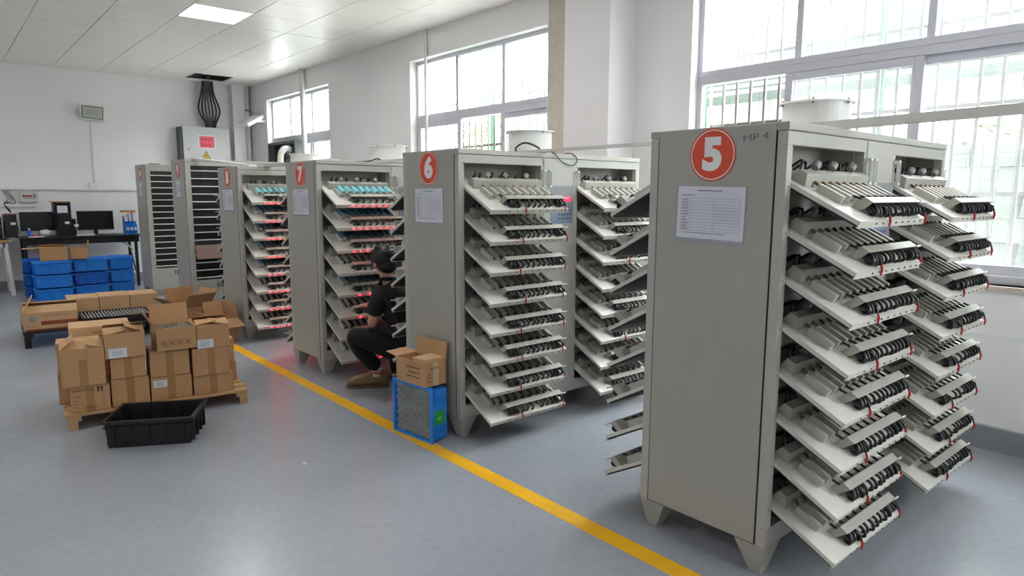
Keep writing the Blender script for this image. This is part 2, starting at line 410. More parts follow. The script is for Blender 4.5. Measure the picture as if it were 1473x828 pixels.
# ------------------------------------------------------------------ windows
def window(n, y0, y1, upper, sashes, lab):
    w = empty('window_%d' % n, (XW, y0, ZS), kind='structure', label=lab)
    xf0, xf1 = 0.09, 0.15; L = y1-y0; H = ZH-ZS; zt0 = ZT-0.05-ZS; zt1 = ZT+0.05-ZS
    fr = MB(); fr.box(xf0, xf1, 0, L, H-.05, H).box(xf0, xf1, 0, L, 0, .05).box(xf0, xf1, 0, .05, .05, H-.05).box(xf0, xf1, L-.05, L, .05, H-.05)
    part('window_frame', fr, w, 'alu', bev=.003)
    part('transom', MB().box(xf0-.015, xf1, .05, L-.05, zt0, zt1).box(xf0-.02, xf0-.015, .05, L-.05, zt0+.055, zt1), w, 'alu', bev=.003)
    es = [.05]+[u-y0 for u in upper]+[L-.05]
    for u in upper: part('mullion', MB().box(xf0, xf1, u-y0-.024, u-y0+.024, zt1, H-.05), w, 'alu', bev=.003)
    for a, b in zip(es[:-1], es[1:]):
        part('pane', MB().box(.118, .122, a+.01, b-.01, zt1, H-.05), w, 'dusty_haze_glass')
    for k, (a, b) in enumerate(sashes):
        a -= y0; b -= y0; dx = .0 if k % 2 == 0 else .032
        s = MB().box(xf0-.01+dx, xf0+.02+dx, a, a+.055, .05, zt0).box(xf0-.01+dx, xf0+.02+dx, b-.055, b, .05, zt0).box(xf0-.01+dx, xf0+.02+dx, a+.055, b-.055, .05, .11).box(xf0-.01+dx, xf0+.02+dx, a+.055, b-.055, zt0-.055, zt0)
        so = part('sash', s, w, 'alu', bev=.003)
        part('pane', MB().box(xf0+.004+dx, xf0+.008+dx, a+.05, b-.05, .1, zt0-.05), so, 'dusty_haze_glass')
    part('window_sill', MB().box(-.02, .2, -.0, L, -.03, .0), w, 'sill_stone')
    rv = MB().box(-.004, .09, L-.006, L, 0, H).box(-.004, .09, 0, .006, 0, H).box(-.004, .09, 0, L, H-.006, H)
    part('reveal', rv, w, 'white_paint')
    return w
W1 = window(1, *WIN[0], (11.25, 10.40), [(9.65, 10.50), (10.40, 10.95)], 'far aluminium window at the back corner')
W2 = window(2, *WIN[1], (6.50, 5.66), [(6.42, 7.31), (4.93, 5.72)], 'middle aluminium window with one open sash')
W3 = window(3, *WIN[2], (2.42, 1.58), [(1.60, 2.50), (.81, 1.68)], 'near aluminium window with one open sash')
window(5, *WIN[4], (-5.87, -6.70), [(-5.95, -5.1), (-6.7, -5.85)], 'added unseen aluminium window farther outside the frame')  # this window and the next are unseen, added to let in daylight
W4 = window(4, *WIN[3], (-1.77, -2.60), [(-1.85, -1.0), (-2.6, -1.75)], 'added unseen aluminium window outside the frame')
# security grilles outside each window
bar_me = MB().box(-.009, .009, -.009, .009, 0, ZH-ZS+.04).mesh('bar', 'grille_white')
for k, (a, b) in enumerate(WIN[:3]):
    gname = ('far', 'middle', 'near')[k]
    gr = empty('window_grille', (XW+.30, a, ZS-.02), label='white steel bar grille outside the %s window' % gname, cat='grille', group='grilles outside the windows')
    n = int((b-a)/.118)
    for i in range(n+1): link('bar', bar_me, gr, (0, i*(b-a)/n, 0))
    for z in (.02, .55, 1.10, 1.62, 2.12):
        part('rail', MB().box(.009, .019, -.02, b-a+.02, z-.012, z+.012), gr, 'grille_white')
    for yy in (0.0, b-a):
        for z in (.02, 2.12): part('wall_tie', MB().box(-.11, .012, yy-.012, yy+.012, z-.012, z+.012), gr, 'grille_white')

# ------------------------------------------------------------------ battery test cabinets
L, D, H = 1.66, 0.61, 1.762
TH = math.atan(0.542)
COLX = (0.35, 1.31)
def tray_meshes():
    d = {}
    d['tray'] = MB().use('tray_paint').box(-.31, .31, -.285, .12, -.016, 0).use('tray_edge').box(-.31, .31, -.289, -.285, -.026, 0.001).use('underside_dark').box(-.303, .303, -.279, .118, -.024, -.016).mesh('tray')  # thin dark plate covers the tray's underside
    b = MB().use('block_grey')                       # channel open to the front, cables inside
    def side(x0, x1): b.hexa([(x0,-.217,.0),(x1,-.217,0),(x1,-.183,0),(x0,-.183,0),(x0,-.243,.050),(x1,-.243,.050),(x1,-.208,.053),(x0,-.208,.053)])
    side(-.175, -.169); side(.289, .295)
    b.hexa([(-.169,-.187,0),(.289,-.187,0),(.289,-.183,0),(-.169,-.183,0),(-.169,-.212,.053),(.289,-.212,.053),(.289,-.208,.053),(-.169,-.208,.053)])
    b.hexa([(-.169,-.243,.047),(.289,-.243,.047),(.289,-.212,.050),(-.169,-.212,.050),(-.169,-.243,.050),(.289,-.243,.050),(.289,-.210,.053),(-.169,-.210,.053)])
    b.use('tray_paint').box(.285,.325,-.246,-.240,.046,.052)
    d['terminal_block'] = b.mesh('terminal_block')
    c = MB().use('cradle_plastic')
    c.box(-.235, .262, -.165, -.062, 0, .007)
    c.box(-.235, -.215, -.165, -.062, .007, .03)
    for i in range(8):
        x = -.170+.0605*i
        c.hexa([(x-.016,-.165,.007),(x+.010,-.165,.007),(x+.010,-.062,.007),(x-.016,-.062,.007),(x-.008,-.163,.032),(x+.008,-.163,.032),(x+.008,-.064,.032),(x-.008,-.064,.032)])
    c.use('groove_shade')  # groove floors coloured dark for the shade between the ridges
    for i in range(8):
        x = -.2+.0605*i
        c.box(x-.013, x+.013, -.160, -.067, .007, .0085)
    d['battery_cradle'] = c.mesh('battery_cradle')
    r = MB().use('block_grey')
    r.prism_x([(-.034,0),(.034,0),(.020,.046),(-.016,.046)], -.262, .285)
    d['contact_bar'] = r.mesh('contact_bar')
    p = MB()
    for i in range(8):
        x = -.2+.0605*i
        p.use('pin_brass').cyl((x, -.030, .02), (x, -.047, .017), .0065, n=8); p.use('cable_black').cyl((x, -.047, .017), (x, -.055, .016), .004, n=6).cyl((x+.012, -.205, .044), (x+.012, -.176, .040), .0052, n=6)
    d['contact_pins'] = p.mesh('contact_pins')
    rnd = random.Random(5)
    for q in range(3):                               # looping cables that leave the channel and drop to the tray
        x = rnd.uniform(-.006, .006); pts = [(0,-.214,.026),(x*.3,-.240,.040),(x,-.264,.037),(x*1.5,-.276,.020),(x*2,-.262,.003)]
        d['cable%d' % q] = MB().tube(smooth_path(pts, 3), .0062, 6).mesh('cable', 'cable_black')
    for q in range(2):
        m = MB().use('cable_black')
        for k in range(9):
            a = rnd.uniform(-.036, .036); pts = [(a*.4,-.214,.030),(a*.8,-.235,rnd.uniform(.028,.042)),(a+rnd.uniform(-.01,.01),-.262,rnd.uniform(.018,.040)),(a+rnd.uniform(-.015,.015),-.268,.012),(rnd.uniform(-.02,.02),-.245,.005)]
            m.tube(smooth_path(pts, 2), .0052, 5)
        m.use('cable_grey')
        for k in range(2):
            x = rnd.uniform(-.02, .02); m.cyl((x,-.225,.018),(x,-.252,.012),.009,n=8)
        d['bundle%d' % q] = m.mesh('cable_bundle')
    pg = MB().use('chrome')
    for i in range(6):
        x = -.10+.061*i; pg.cyl((x,-.21,.028),(x,-.252,.024),.0085,n=8)
    d['plugs'] = pg.mesh('plug_row')
    rl = MB().use('cable_black').tube(smooth_path([(0,-.235,.03),(.006,-.262,.036),(.010,-.283,.016)], 3), .004, 5)
    rl.use('red_plastic').tube(smooth_path([(.010,-.281,.018),(.013,-.293,.004),(.015,-.300,-.018)], 3), [.0035,.0045,.005,.0048,.0042,.0036,.003], 6)
    d['red_lead'] = rl.mesh('red_lead')
    rc = MB().use('cable_black')
    for i in range(7):
        x = -.24+.07*i+rnd.uniform(-.015,.015); rc.tube(smooth_path([(x,.03,.03),(x+rnd.uniform(-.02,.02),.045,.06+rnd.uniform(0,.015)),(x+.03,.07,.05),(x+.04,.095,.01)], 2), .0055, 5)
    rc.use('plug_grey')
    for x in (-.15, -.01, .16): rc.cyl((x,.02,.055),(x+.02,.026,.072),.016,n=10)
    d['rear_cables'] = rc.mesh('rear_cables')
    al = MB().use('cable_black')                     # all front cables of one tray together, for the far cabinets
    for i in range(7):
        x = -.13+.058*i; pts = [(x,-.205,.030),(x,-.238,.040),(x+.004,-.262,.034),(x+.006,-.268,.018),(x,-.256,.004)]
        al.tube(smooth_path(pts, 2), .0062, 5)
    for s0 in (-.13, .255):
        for k in range(5):
            a = s0+rnd.uniform(-.025,.025); al.tube(smooth_path([(a,-.2,.03),(a,-.24,.035),(a+rnd.uniform(-.01,.01),-.264,.02),(a,-.25,.004)], 2), .0055, 5)
    d['all_cables'] = al.mesh('cables')
    for nm, mt, rr in (('lamps_off','led_off',.0035),('lamps_on','led_red',.0052)):
        m = MB()
        for i in range(8):
            x = -.17+.0605*i; m.cyl((x,-.287,-.010),(x,-.2925,-.010),rr,n=8)
        d[nm] = m.mesh('indicator_lamps', mt)
    m = MB()
    for i in range(4):
        x = -.13+.09*i; m.cyl((x,-.287,-.010),(x,-.2935,-.010),.0065,n=8)
    d['lamps_few'] = m.mesh('indicator_lamps', 'led_red')
    return d
def smooth_path(pts, sub):
    pts = [Vector(p) for p in pts]; out = []
    for i in range(len(pts)-1):
        p0 = pts[max(i-1,0)]; p1 = pts[i]; p2 = pts[i+1]; p3 = pts[min(i+2,len(pts)-1)]
        for k in range(sub):
            t = k/sub
            out.append(0.5*((2*p1)+(p2-p0)*t+(2*p0-5*p1+4*p2-p3)*t*t+(3*p1-p0-3*p2+p3)*t**3))
    out.append(pts[-1]); return out
TM = tray_meshes()
cell_me = {}
for nm in ('cell_teal', 'cell_blue'):
    cell_me[nm] = MB().use(nm).cyl((0,-.048,0),(0,.044,0),.0215,n=14).use('cell_top').cyl((0,.044,0),(0,.047,0),.009,n=8).cyl((0,-.048,0),(0,-.0487,0),.019,n=12).mesh('battery_cell')
def tray(cab, cx, k, back, detail, lamps='lamps_off', cells=None, cabname='', colname=''):
    z = 1.545-.1785*k+random.uniform(-.002,.002)
    y = 0.0 if not back else D
    th = TH+R(random.uniform(-.8,.8))
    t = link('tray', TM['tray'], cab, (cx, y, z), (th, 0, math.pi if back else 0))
    for n in ('terminal_block', 'battery_cradle', 'contact_bar', 'contact_pins', 'rear_cables'):
        o = link(n, TM[n], t)
        if n in ('contact_pins', 'rear_cables'): o['kind'] = 'stuff'
    if detail:
        rnd = random.Random(k*7+int(cx*100)+int(cab.location.y*10))
        for i in range(9):
            if rnd.random() < .93: link('cable', TM['cable%d' % rnd.randrange(3)], t, (-.10+.042*i+rnd.uniform(-.006,.006), rnd.uniform(-.002,.004), 0))
        link('cable_bundle', TM['bundle0'], t, (-.125, 0, 0))['kind'] = 'stuff'; link('cable_bundle', TM['bundle1'], t, (.255, 0, 0), (0,0,0))['kind'] = 'stuff'
        link('red_lead', TM['red_lead'], t, (-.085+rnd.uniform(-.03,.03), 0, 0), (0,0,rnd.uniform(-.08,.08)))
        link('red_lead', TM['red_lead'], t, (.262, rnd.uniform(-.005,.008), 0), (0,0,rnd.uniform(.0,.10)))
        if detail == 2: link('plug_row', TM['plugs'], t)['kind'] = 'stuff'
    else: link('cables', TM['all_cables'], t)['kind'] = 'stuff'
    link('indicator_lamps', TM[lamps], t)['kind'] = 'stuff'
    if cells:
        mt, n, tone, desc = cells
        bpy.context.view_layer.update()
        for i in range(8):
            if i >= n: break
            m = Matrix.Translation(cab.location) @ Matrix.LocRotScale(Vector((cx, y, z)), Euler((th,0,0)), None) @ Matrix.Translation((-.2+.0605*i, -.112, .0335))
            o = link('battery_cell', cell_me[mt], None, m=m)
            tag(o, '%s battery cell, %s from the left in the %s tray of cabinet %s' % (tone, ORD[i], desc, NUM[cabname]), 'battery', 'battery cells in the %s tray of cabinet %s' % (desc, NUM[cabname]))
    return t
foot_me = {}
def foot_mesh(h):
    m = MB(); w = .13
    m.hexa([(.025,.025,0),(.075,.025,0),(.075,.075,0),(.025,.075,0),(.0,.0,h),(w,.0,h),(w,w,h),(.0,w,h)])
    return m.mesh('foot', 'cabinet_paint')
foot_me = foot_mesh(.125)
def badge(cab, digit, cy, cz, faded=False, r=.103):
    n = 40
    b = MB().use('badge_faded' if faded else 'badge_red').cyl((-.0042,cy,cz),(-.0060,cy,cz),r,n=n)
    bo = part('number_badge', b, cab)
    rg = MB(); vs = []
    for rr in (r*.905, r*.945):
        for i in range(n): a = 2*math.pi*i/n; vs.append((-.0064, cy+rr*math.cos(a), cz+rr*math.sin(a)))
    rg._add(vs, [(i,(i+1)%n,(i+1)%n+n,i+n) for i in range(n)])
    part('badge_ring', rg, bo, 'badge_white')
    if digit:
        sz = .165 if len(digit) == 1 else .12
        o = link('badge_digit', text_mesh(digit, sz, 'badge_white', .055), bo, m=face_m('-x', (-.0068, cy, cz-.003)) @ Matrix.Diagonal((1.05,1,1,1)))
    return bo
def form_sheet(cab, cy, cz, w=.32, h=.225, tilt=0.0, seed=1):
    m = face_m('-x', (-.0050, cy, cz)) @ Matrix.Rotation(R(tilt), 4, 'Z')
    s = part('form_sleeve', MB().use('sleeve_plastic').box(-w/2,w/2,-h/2,h/2,0,.002), cab, m=m)
    pp = part('form_sheet', MB().box(-w/2+.012,w/2-.004,-h/2+.014,h/2-.003,.002,.0026), s, 'paper')
    ink = MB(); W0, W1_, Ht = -w/2+.03, w/2-.022, h/2-.05; t = .0009
    rows = 11; rh = (h-.095)/rows
    for i in range(rows+1): ink.box(W0, W1_, Ht-i*rh-t/2, Ht-i*rh+t/2, .0026, .0030)
    for x in (W0, W0+.045, 0.02, W1_): ink.box(x-t/2, x+t/2, Ht-rows*rh, Ht, .0026, .0030)
    for i in range(13): x = .02+(W1_-.02)*i/13; ink.box(x-t/3, x+t/3, Ht-8.5*rh, Ht-2.5*rh, .0026, .0030)
    rnd = random.Random(seed)
    for i in range(rows): ink.box(W0+.005, W0+.012+rnd.uniform(.01,.025), Ht-i*rh-rh*.65, Ht-i*rh-rh*.35, .0026, .0030)
    for i in range(14): ink.box(-.055+i*.008, -.049+i*.008, h/2-.022, h/2-.017, .0026, .0030)
    for i in range(9): ink.box(W0+i*.007, W0+.005+i*.007, h/2-.040, h/2-.036, .0026, .0030)
    for i in range(22): ink.box(W0+.01+i*.009, W0+.016+i*.009, -h/2+.034, -h/2+.0375, .0026, .0030)
    part('printed_form', ink, s, 'ink')['kind'] = 'stuff'
def cabinet_body(cab, H, D, op, shelves=False, front='cabinet_paint_lit', z_low=.125, opz=(.205, 1.68)):
    """carcass with open columns op=[(x0,x1),...] front and back"""
    c = MB().use(front)
    zt = H-.032; e = .02
    def frame(y0, y1):
        c.box(0, L, y0, y1, opz[1], zt); c.box(0, L, y0, y1, z_low, opz[0])
        xs = [0]+[q for o in op for q in o]+[L]
        for a, b in zip(xs[0::2], xs[1::2]): c.box(a, b, y0, y1, opz[0], opz[1])
    frame(0, .04); frame(D-.04, D)
    c.use('cabinet_paint')
    c.box(.004, .022, .045, D-.045, z_low, zt)                       # near side wall behind the panel
    c.box(L-.022, L, .04, D-.04, z_low, zt)
    c.box(.022, L-.022, .04, D-.04, z_low, z_low+.02)
    xs = [q for o in op for q in o]
    for x in xs[1:-1]: c.box(x-.008 if x in [o[1] for o in op] else x-.008, x+.008, .04, D-.04, z_low+.02, zt)
    c.use(front); c.box(.022, L-.022, .175, .187, z_low+.02, zt); c.box(.022, L-.022, D-.187, D-.175, z_low+.02, zt)   # partitions behind the trays, in the lightened paint
    part('carcass', c, cab, bev=.002)
    part('lid', MB().use('cabinet_paint').box(-.001, L+.001, .002, D-.002, H-.030, H).use(front).box(-.001, L+.001, -.003, .002, H-.028, H).box(-.001, L+.001, D-.002, D+.003, H-.028, H), cab, bev=.002)
    part('seam_gap', MB().box(.001, .004, .041, D-.041, z_low+.002, H-.031), cab, 'seam')
    sp = part('side_panel', MB().box(-.004, .003, .046, D-.046, z_low+.006, H-.004), cab, 'cabinet_paint', bev=.0015)
    for x in (.0, L-.13):
        for y, s in ((0, 1), (D, -1)):
            f = link('foot', foot_me, cab, (x if x == 0 else L, y, 0)); f.scale = (1 if x == 0 else -1, s, 1)
    return sp
def exhaust(cab, cx, cy, H, r=.15, h=.165):
    d = MB().use('white_paint').ring((cx,cy), r-.006, r, H, H+h, 40).ring((cx,cy), r-.006, r+.016, H+h-.008, H+h, 40)
    d.use('seam').ring((cx,cy), .0, r-.006, H+.002, H+.006, 40)
    o = part('exhaust_collar', d, cab, label='round cream sheet metal vent collar')
    for i in range(6):
        a = R(20+60*i); part('bolt', MB().cyl((cx+(r+.010)*math.cos(a),cy+(r+.010)*math.sin(a),H+h-.018),(cx+(r+.010)*math.cos(a),cy+(r+.010)*math.sin(a),H+h+.008),.006,n=8), o, 'plug_grey')
handle_me = MB().use('white_paint').box(-.009,.009,-.026,-.014,-.055,.055).box(-.009,.009,-.018,0,-.055,-.040).box(-.009,.009,-.018,0,.040,.055).use('plug_grey').box(-.006,.006,-.0275,-.026,-.045,.045).mesh('handle')
def control_panel(cab, lit):
    p = part('control_panel', MB().use('panel_grey').box(.745,.955,-.006,-.002,1.43,1.555).use('panel_blue').box(.745,.955,-.006,-.002,1.305,1.43), cab)
    k = MB()
    for r in range(3):
        for i in range(5): k.box(.815+i*.027,.828+i*.027,-.0068,-.006,1.385-r*.027,1.398-r*.027)
    part('keypad', k, p, 'keypad_ink')['kind'] = 'stuff'
    part('display', MB().box(.83,.935,-.0075,-.006,1.452,1.482), p, 'display_red' if lit else 'display_off')
    part('print_lines', MB().box(.765,.90,-.0066,-.006,1.532,1.535).box(.765,.935,-.0066,-.006,1.512,1.514).box(.765,.93,-.0066,-.006,1.494,1.496), p, 'ink')
OP = [(.04, .66), (1.00, 1.62)]
def test_cabinet(digit, y0, label, detail, lamps, cellplan, display):
    cab = empty('battery_test_cabinet', (2.36, y0, 0), label=label, cat='cabinet', group='battery test cabinets with sloping trays')
    cabinet_body(cab, H, D, OP)
    dr = part('door', MB().box(.682,.965,-.004,.001,.14,H-.036), cab, 'cabinet_paint_lit', bev=.0015)
    for x in (.674, .727, .985): link('handle', handle_me, cab, (x, -.002, 1.60))
    control_panel(cab, display)
    for ci, cx in enumerate(COLX):
        for k in range(8):
            lm = lamps[k] if isinstance(lamps, (list, tuple)) else lamps
            tray(cab, cx, k, False, detail, lm, cellplan.get((ci, k)), digit)
    for k in range(8): tray(cab, COLX[0], k, True, 0)
    for k in range(8): tray(cab, COLX[1], k, True, 0)
    badge(cab, digit, .305, 1.655)
    form_sheet(cab, .31, 1.422, tilt=-1.2 if digit == '5' else 0.4, seed=int(digit))
    for z in (.25, .43, .61, .79, .97, 1.15, 1.33, 1.5):
        part('rivet', MB().cyl((.02,-.002,z+.03),(.02,.001,z+.03),.005,n=8), cab, 'plug_grey')
    exhaust(cab, .84, D/2, H)
    return cab
NUM = {'5': 'five', '6': 'six', '7': 'seven', '8': 'eight'}
ORD = ['first', 'second', 'third', 'fourth', 'fifth', 'sixth', 'seventh', 'eighth']
words = ['top', 'second', 'third', 'fourth', 'fifth', 'sixth', 'seventh', 'lowest']
c5 = test_cabinet('5', 1.22, 'nearest beige cabinet of sloping trays with red badge number 5', 1, 'lamps_off', {}, False)
c6 = test_cabinet('6', 3.22, 'beige cabinet of sloping trays with red badge number 6', 2, 'lamps_off', {}, True)
p7 = {(0,k): ('cell_teal' if k == 0 else 'cell_blue', 8, 'teal' if k == 0 else 'blue', words[k]) for k in (0,1,2,4)}
c7 = test_cabinet('7', 5.13, 'beige cabinet with red badge number 7 beside the crouching person', 0, ['lamps_on','lamps_on','lamps_on','lamps_off','lamps_few','lamps_few','lamps_off','lamps_few'], p7, False)
p8 = {(0,k): ('cell_teal' if k == 0 else 'cell_blue', 6, 'teal' if k == 0 else 'blue', words[k]) for k in (0,1,2,3,4)}
c8 = test_cabinet('8', 6.94, 'beige cabinet of red-lit trays with red badge number 8', 0, 'lamps_on', p8, False)
# hand-written mark on cabinet 5
link('handwritten_mark', text_mesh('MP 4', .045, 'ink', 0.0), c5, m=face_m('-x', (-.0046, .125, 1.712)) @ Matrix.Rotation(R(4),4,'Z') @ Matrix.Diagonal((1.15,.8,1,1)))

def shelf_cabinet(y0, n, z_top, z_bot, label, faded_digit, open_slot=None):
    H2 = 1.90
    cab = empty('shelf_cabinet', (2.36, y0, 0), label=label, cat='cabinet', group='tall flat-shelf cabinets at the far end')
    opz = (z_bot-.03, z_top+.06)
    cabinet_body(cab, H2, D, [(.06, .68), (1.00, 1.62)], opz=opz, z_low=.10)
    pitch = (z_top-z_bot)/(n-1)
    sh = MB().use('white_paint').box(-.308,.308,-.006,.012,-.006,.006).use('tray_paint').box(-.308,.308,.012,.17,-.006,.0)
    sh_me = sh.mesh('shelf')
    it = MB().use('cable_black').box(-.307,.307,.012,.165,.0,.079).use('black_plastic')  # black block stands in for the dark gap, small contacts in front
    for i in range(9): it.box(-.25+.06*i,-.22+.06*i,.006,.012,.008,.04)
    it_me = it.mesh('dark_gap_block')
    for cx in (.37, 1.31):
        for k in range(n):
            if open_slot and k == open_slot and cx < 1: continue
            s = link('shelf', sh_me, cab, (cx, 0, z_top-pitch*k)); link('dark_gap_block', it_me, s)
    pl = MB().use('plug_grey')
    for i in range(4): pl.box(-.22+.13*i,-.15+.13*i,.03,.06,.006,.03)
    part('clip_row', pl, cab, loc=(.36,0,z_top))['kind'] = 'stuff'
    if open_slot:
        tr = link('open_shelf', MB().use('faded_board').box(-.295,.295,-.006,.006,-.085,.085).mesh('open_shelf'), cab, (.36,-.02,z_top-pitch*open_slot-.055), (R(-14),0,0))
        part('arrow_mark', MB().box(.17,.20,-.0068,-.006,.0,.05).box(.155,.215,-.0068,-.006,.045,.055), tr, 'ink_carton')
    lv = MB()
    for i in range(6): lv.box(.30+.03*i,.31+.03*i,-.0025,.0,z_bot-.13,z_bot-.07)
    part('louvres', lv, cab, 'seam')
    badge(cab, faded_digit, .30, 1.775, faded=True, r=.10)
    form_sheet(cab, .31, 1.545, w=.22, h=.225, seed=9)
    return cab
c9 = shelf_cabinet(8.75, 15, 1.765, .46, 'tall flat-shelf cabinet with faded badge 9 behind the empty cartons', '9', open_slot=10)
c10 = shelf_cabinet(10.71, 16, 1.745, .44, 'farthest tall flat-shelf cabinet beside the desk', '10')

# ------------------------------------------------------------------ outside the windows
struct('yard_ground', MB().box(XW+.2, 40, -25, 45, -.5, -.02), 'yard_concrete')
fence = empty('wire_fence', (5.9, 2.30, 0), label='green wire mesh fence with posts outside the windows', cat='fence')
post_me = MB().box(-.028,.028,-.028,.028,-.02,3.5).mesh('post', 'fence_green')
for i in range(-3, 7): link('post', post_me, fence, (0, i*1.65, 0))
wm = MB()
for i in range(150): wm.box(-.0025,.0025,-4.95+i*.1-.002,-4.95+i*.1+.002,.1,3.4)
for i in range(18): wm.box(-.0025,.0025,-4.95,9.95,.1+i*.19-.002,.1+i*.19+.002)
part('wire_mesh', wm, fence, 'fence_green')['kind'] = 'stuff'
sw = MB(); rnd = random.Random(11)
stone = empty('garden_wall', (7.2, -4, 0), label='rough grey stone wall beyond the fence', cat='wall')
st_me = []
for q in range(4):
    m = MB(); m.hexa([(0,0,0),(.3,.02,0),(.3,.36,0),(0,.38,0),(.03,.02,.2),(.3,.01,.21),(.3,.38,.2),(.02,.36,.22)]); st_me.append(m.mesh('stone', 'stone_wall'))
for r in range(9):
    for i in range(18):
        link('stone', st_me[rnd.randrange(4)], stone, (rnd.uniform(-.03,.03), i*.4+(.2 if r % 2 else 0), r*.222-.02))
house = empty('neighbour_house', (9.0, -4.0, 0), label='low white house with grey sheet roof beyond the fence', cat='house')
part('house_wall', MB().box(.35, 4.5, 0, 13.5, -.02, 2.9), house, 'house_wall')
rf = part('roof', MB().prism([(-.05,2.80),(2.4,4.30),(4.9,2.80),(4.9,2.88),(2.4,4.40),(-.05,2.88)], -.4, 13.9), house, 'roof_sheet')
rib_me = MB().prism([(-.05,2.88),(.14,2.998),(.14,3.02),(-.05,2.93)], -.4, 13.9).mesh('tile_course', 'roof_sheet')
for i in range(13): link('tile_course', rib_me, rf, (i*.19, 0, i*.118))
def foliage(name, c, rx, ry, rz, n, matn, label, cat, trunk=True, seed=1, leaf=.11):
    rnd = random.Random(seed)
    t = empty(name, (c[0], c[1], 0), label=label, cat=cat, group='greenery outside the windows')
    m = MB()
    for i in range(n):
        u = Vector((rnd.gauss(0,1), rnd.gauss(0,1), rnd.gauss(0,1))).normalized()*rnd.uniform(.55,1)
        p = Vector((u.x*rx, u.y*ry, c[2]+u.z*rz)); a = Vector((rnd.gauss(0,1), rnd.gauss(0,1), rnd.gauss(0,.6))).normalized(); b = a.orthogonal().normalized()
        s = leaf*rnd.uniform(.6,1.2)
        m._add([p-a*s, p-b*s*.45, p+a*s, p+b*s*.45], [(0,1,2,3)])
    part('leaves', m, t, matn)['kind'] = 'stuff'
    if trunk:
        part('trunk', MB().tube(smooth_path([(0,0,-.02),(.05,.03,c[2]*.4),(-.03,.02,c[2]*.8),(0,0,c[2])],3), [.1-.005*i for i in range(10)], 8), t, 'bark')
foliage('tree', (11.5, 13.0, 3.0), 1.8, 3.0, 1.6, 1500, 'leaf_green', 'broad green tree seen through the middle window', 'tree', seed=2)
foliage('tree', (10.5, 19.0, 3.2), 2.0, 3.0, 1.8, 1500, 'leaf_green', 'broad green tree seen through the far window', 'tree', seed=3)
foliage('shrub', (7.6, 9.3, 1.6), .8, 1.6, 1.3, 1200, 'leaf_yellow', 'yellow green shrub seen through the open sash of the middle window', 'shrub', seed=4)
foliage('shrub', (7.0, 4.6, 1.3), .5, 1.2, 1.1, 900, 'leaf_yellow', 'yellow green shrub seen through the open sash of the near window', 'shrub', seed=5)
foliage('shrub', (8.2, 1.8, 1.5), .55, 1.2, 1.0, 900, 'leaf_yellow', 'leafy shrub rising behind the stone wall', 'shrub', seed=6)

# ------------------------------------------------------------------ fittings on the walls
t = empty('floodlight', (2.11, Y1, 2.77), label='white framed floodlight mounted high on the back wall', cat='floodlight')
fm = Matrix.Translation((0,-.12,0)) @ Matrix.Rotation(R(8),4,'X') @ Matrix.Rotation(R(3),4,'Y')
part('housing', MB().box(-.17,.17,-.02,.05,-.115,.115), t, 'white_paint', m=fm, bev=.008)
part('bezel', MB().box(-.15,.15,-.026,-.02,-.098,.098), t, 'black_plastic', m=fm)
part('glass', MB().box(-.138,.138,-.029,-.026,-.086,.086), t, 'flood_glass', m=fm)
part('led_plate', MB().box(-.085,.09,-.0305,-.029,-.045,.05), t, 'flood_led', m=fm)
part('bracket', MB().box(-.18,-.17,-.13,0,-.015,.015).box(.17,.18,-.13,0,-.015,.015).box(-.18,.18,-.012,0,-.02,.02), t, 'white_paint')
t = empty('floodlight', (4.60, 12.15, 2.76), label='white floodlight seen edge-on beside the far window', cat='floodlight')
part('housing', MB().box(-.03,.03,-.16,.16,-.20,.20), t, 'white_paint', rot=(0,R(62),R(20)), loc=(-.17,.1,.0), bev=.006)
part('bracket', MB().box(-.14,.06,-.02,.02,-.02,.02), t, 'white_paint')
def conduit(name, pts, r, label, square=False, matn='tubing_white', cat='conduit', group=None):
    o = link(name, MB().tube(pts, r, 4 if square else 10).mesh(name, matn)); tag(o, label, cat, group); return o
o = link('wall_trunking', MB().box(X0, 3.36, Y1-.04, Y1, 1.535, 1.575).mesh('wall_trunking', 'white_paint')); bevel(o, .003)
tag(o, 'long white cable trunking along the back wall', 'trunking')
o = link('wall_trunking', MB().box(X0, 1.25, Y1-.03, Y1, 1.275, 1.30).mesh('wall_trunking', 'white_paint')); tag(o, 'short lower trunking under the small breaker box', 'trunking')
o = link('wall_conduit', MB().box(2.085,2.115,Y1-.02,Y1,1.66,2.66).mesh('wall_conduit','white_paint')); tag(o, 'thin white conduit dropping from the floodlight to the trunking', 'conduit')
o = link('junction_box', MB().box(2.01,2.13,Y1-.05,Y1,1.58,1.655).mesh('junction_box','white_paint')); bevel(o,.004); tag(o, 'small white junction box on the back wall trunking', 'junction box')
t = empty('breaker_box', (1.18, Y1, 1.425), label='small grey breaker box with red print on the back wall', cat='breaker box')
part('case', MB().box(-.115,.115,-.075,0,-.08,.08), t, 'grey_box', bev=.006)
part('red_print', MB().box(-.085,.035,-.0765,-.075,.005,.03).box(-.08,.045,-.0765,-.075,-.02,-.012), t, 'ink_red')
part('switch', MB().box(.06,.08,-.082,-.075,-.005,.04), t, 'grey_box_dark')
t = empty('electrical_box', (3.78, Y1, 2.13), label='grey wall cabinet with pink notice and yellow warning triangle', cat='electrical box')
part('case', MB().box(-.41,.41,-.22,0,-.5,.5), t, 'grey_box_dark', bev=.004)
dr = part('door', MB().box(-.37,.42,-.245,-.222,-.49,.51), t, 'grey_box', bev=.006)
part('lock', MB().cyl((-.29,-.245,.12),(-.29,-.262,.12),.016,n=12), dr, 'chrome')
nt_ = part('notice', MB().use('paper').box(-.125,.165,-.247,-.245,.14,.375).use('sign_pink').box(-.10,.145,-.2485,-.247,.155,.352), t, label='pink notice with two lines of dark red print')
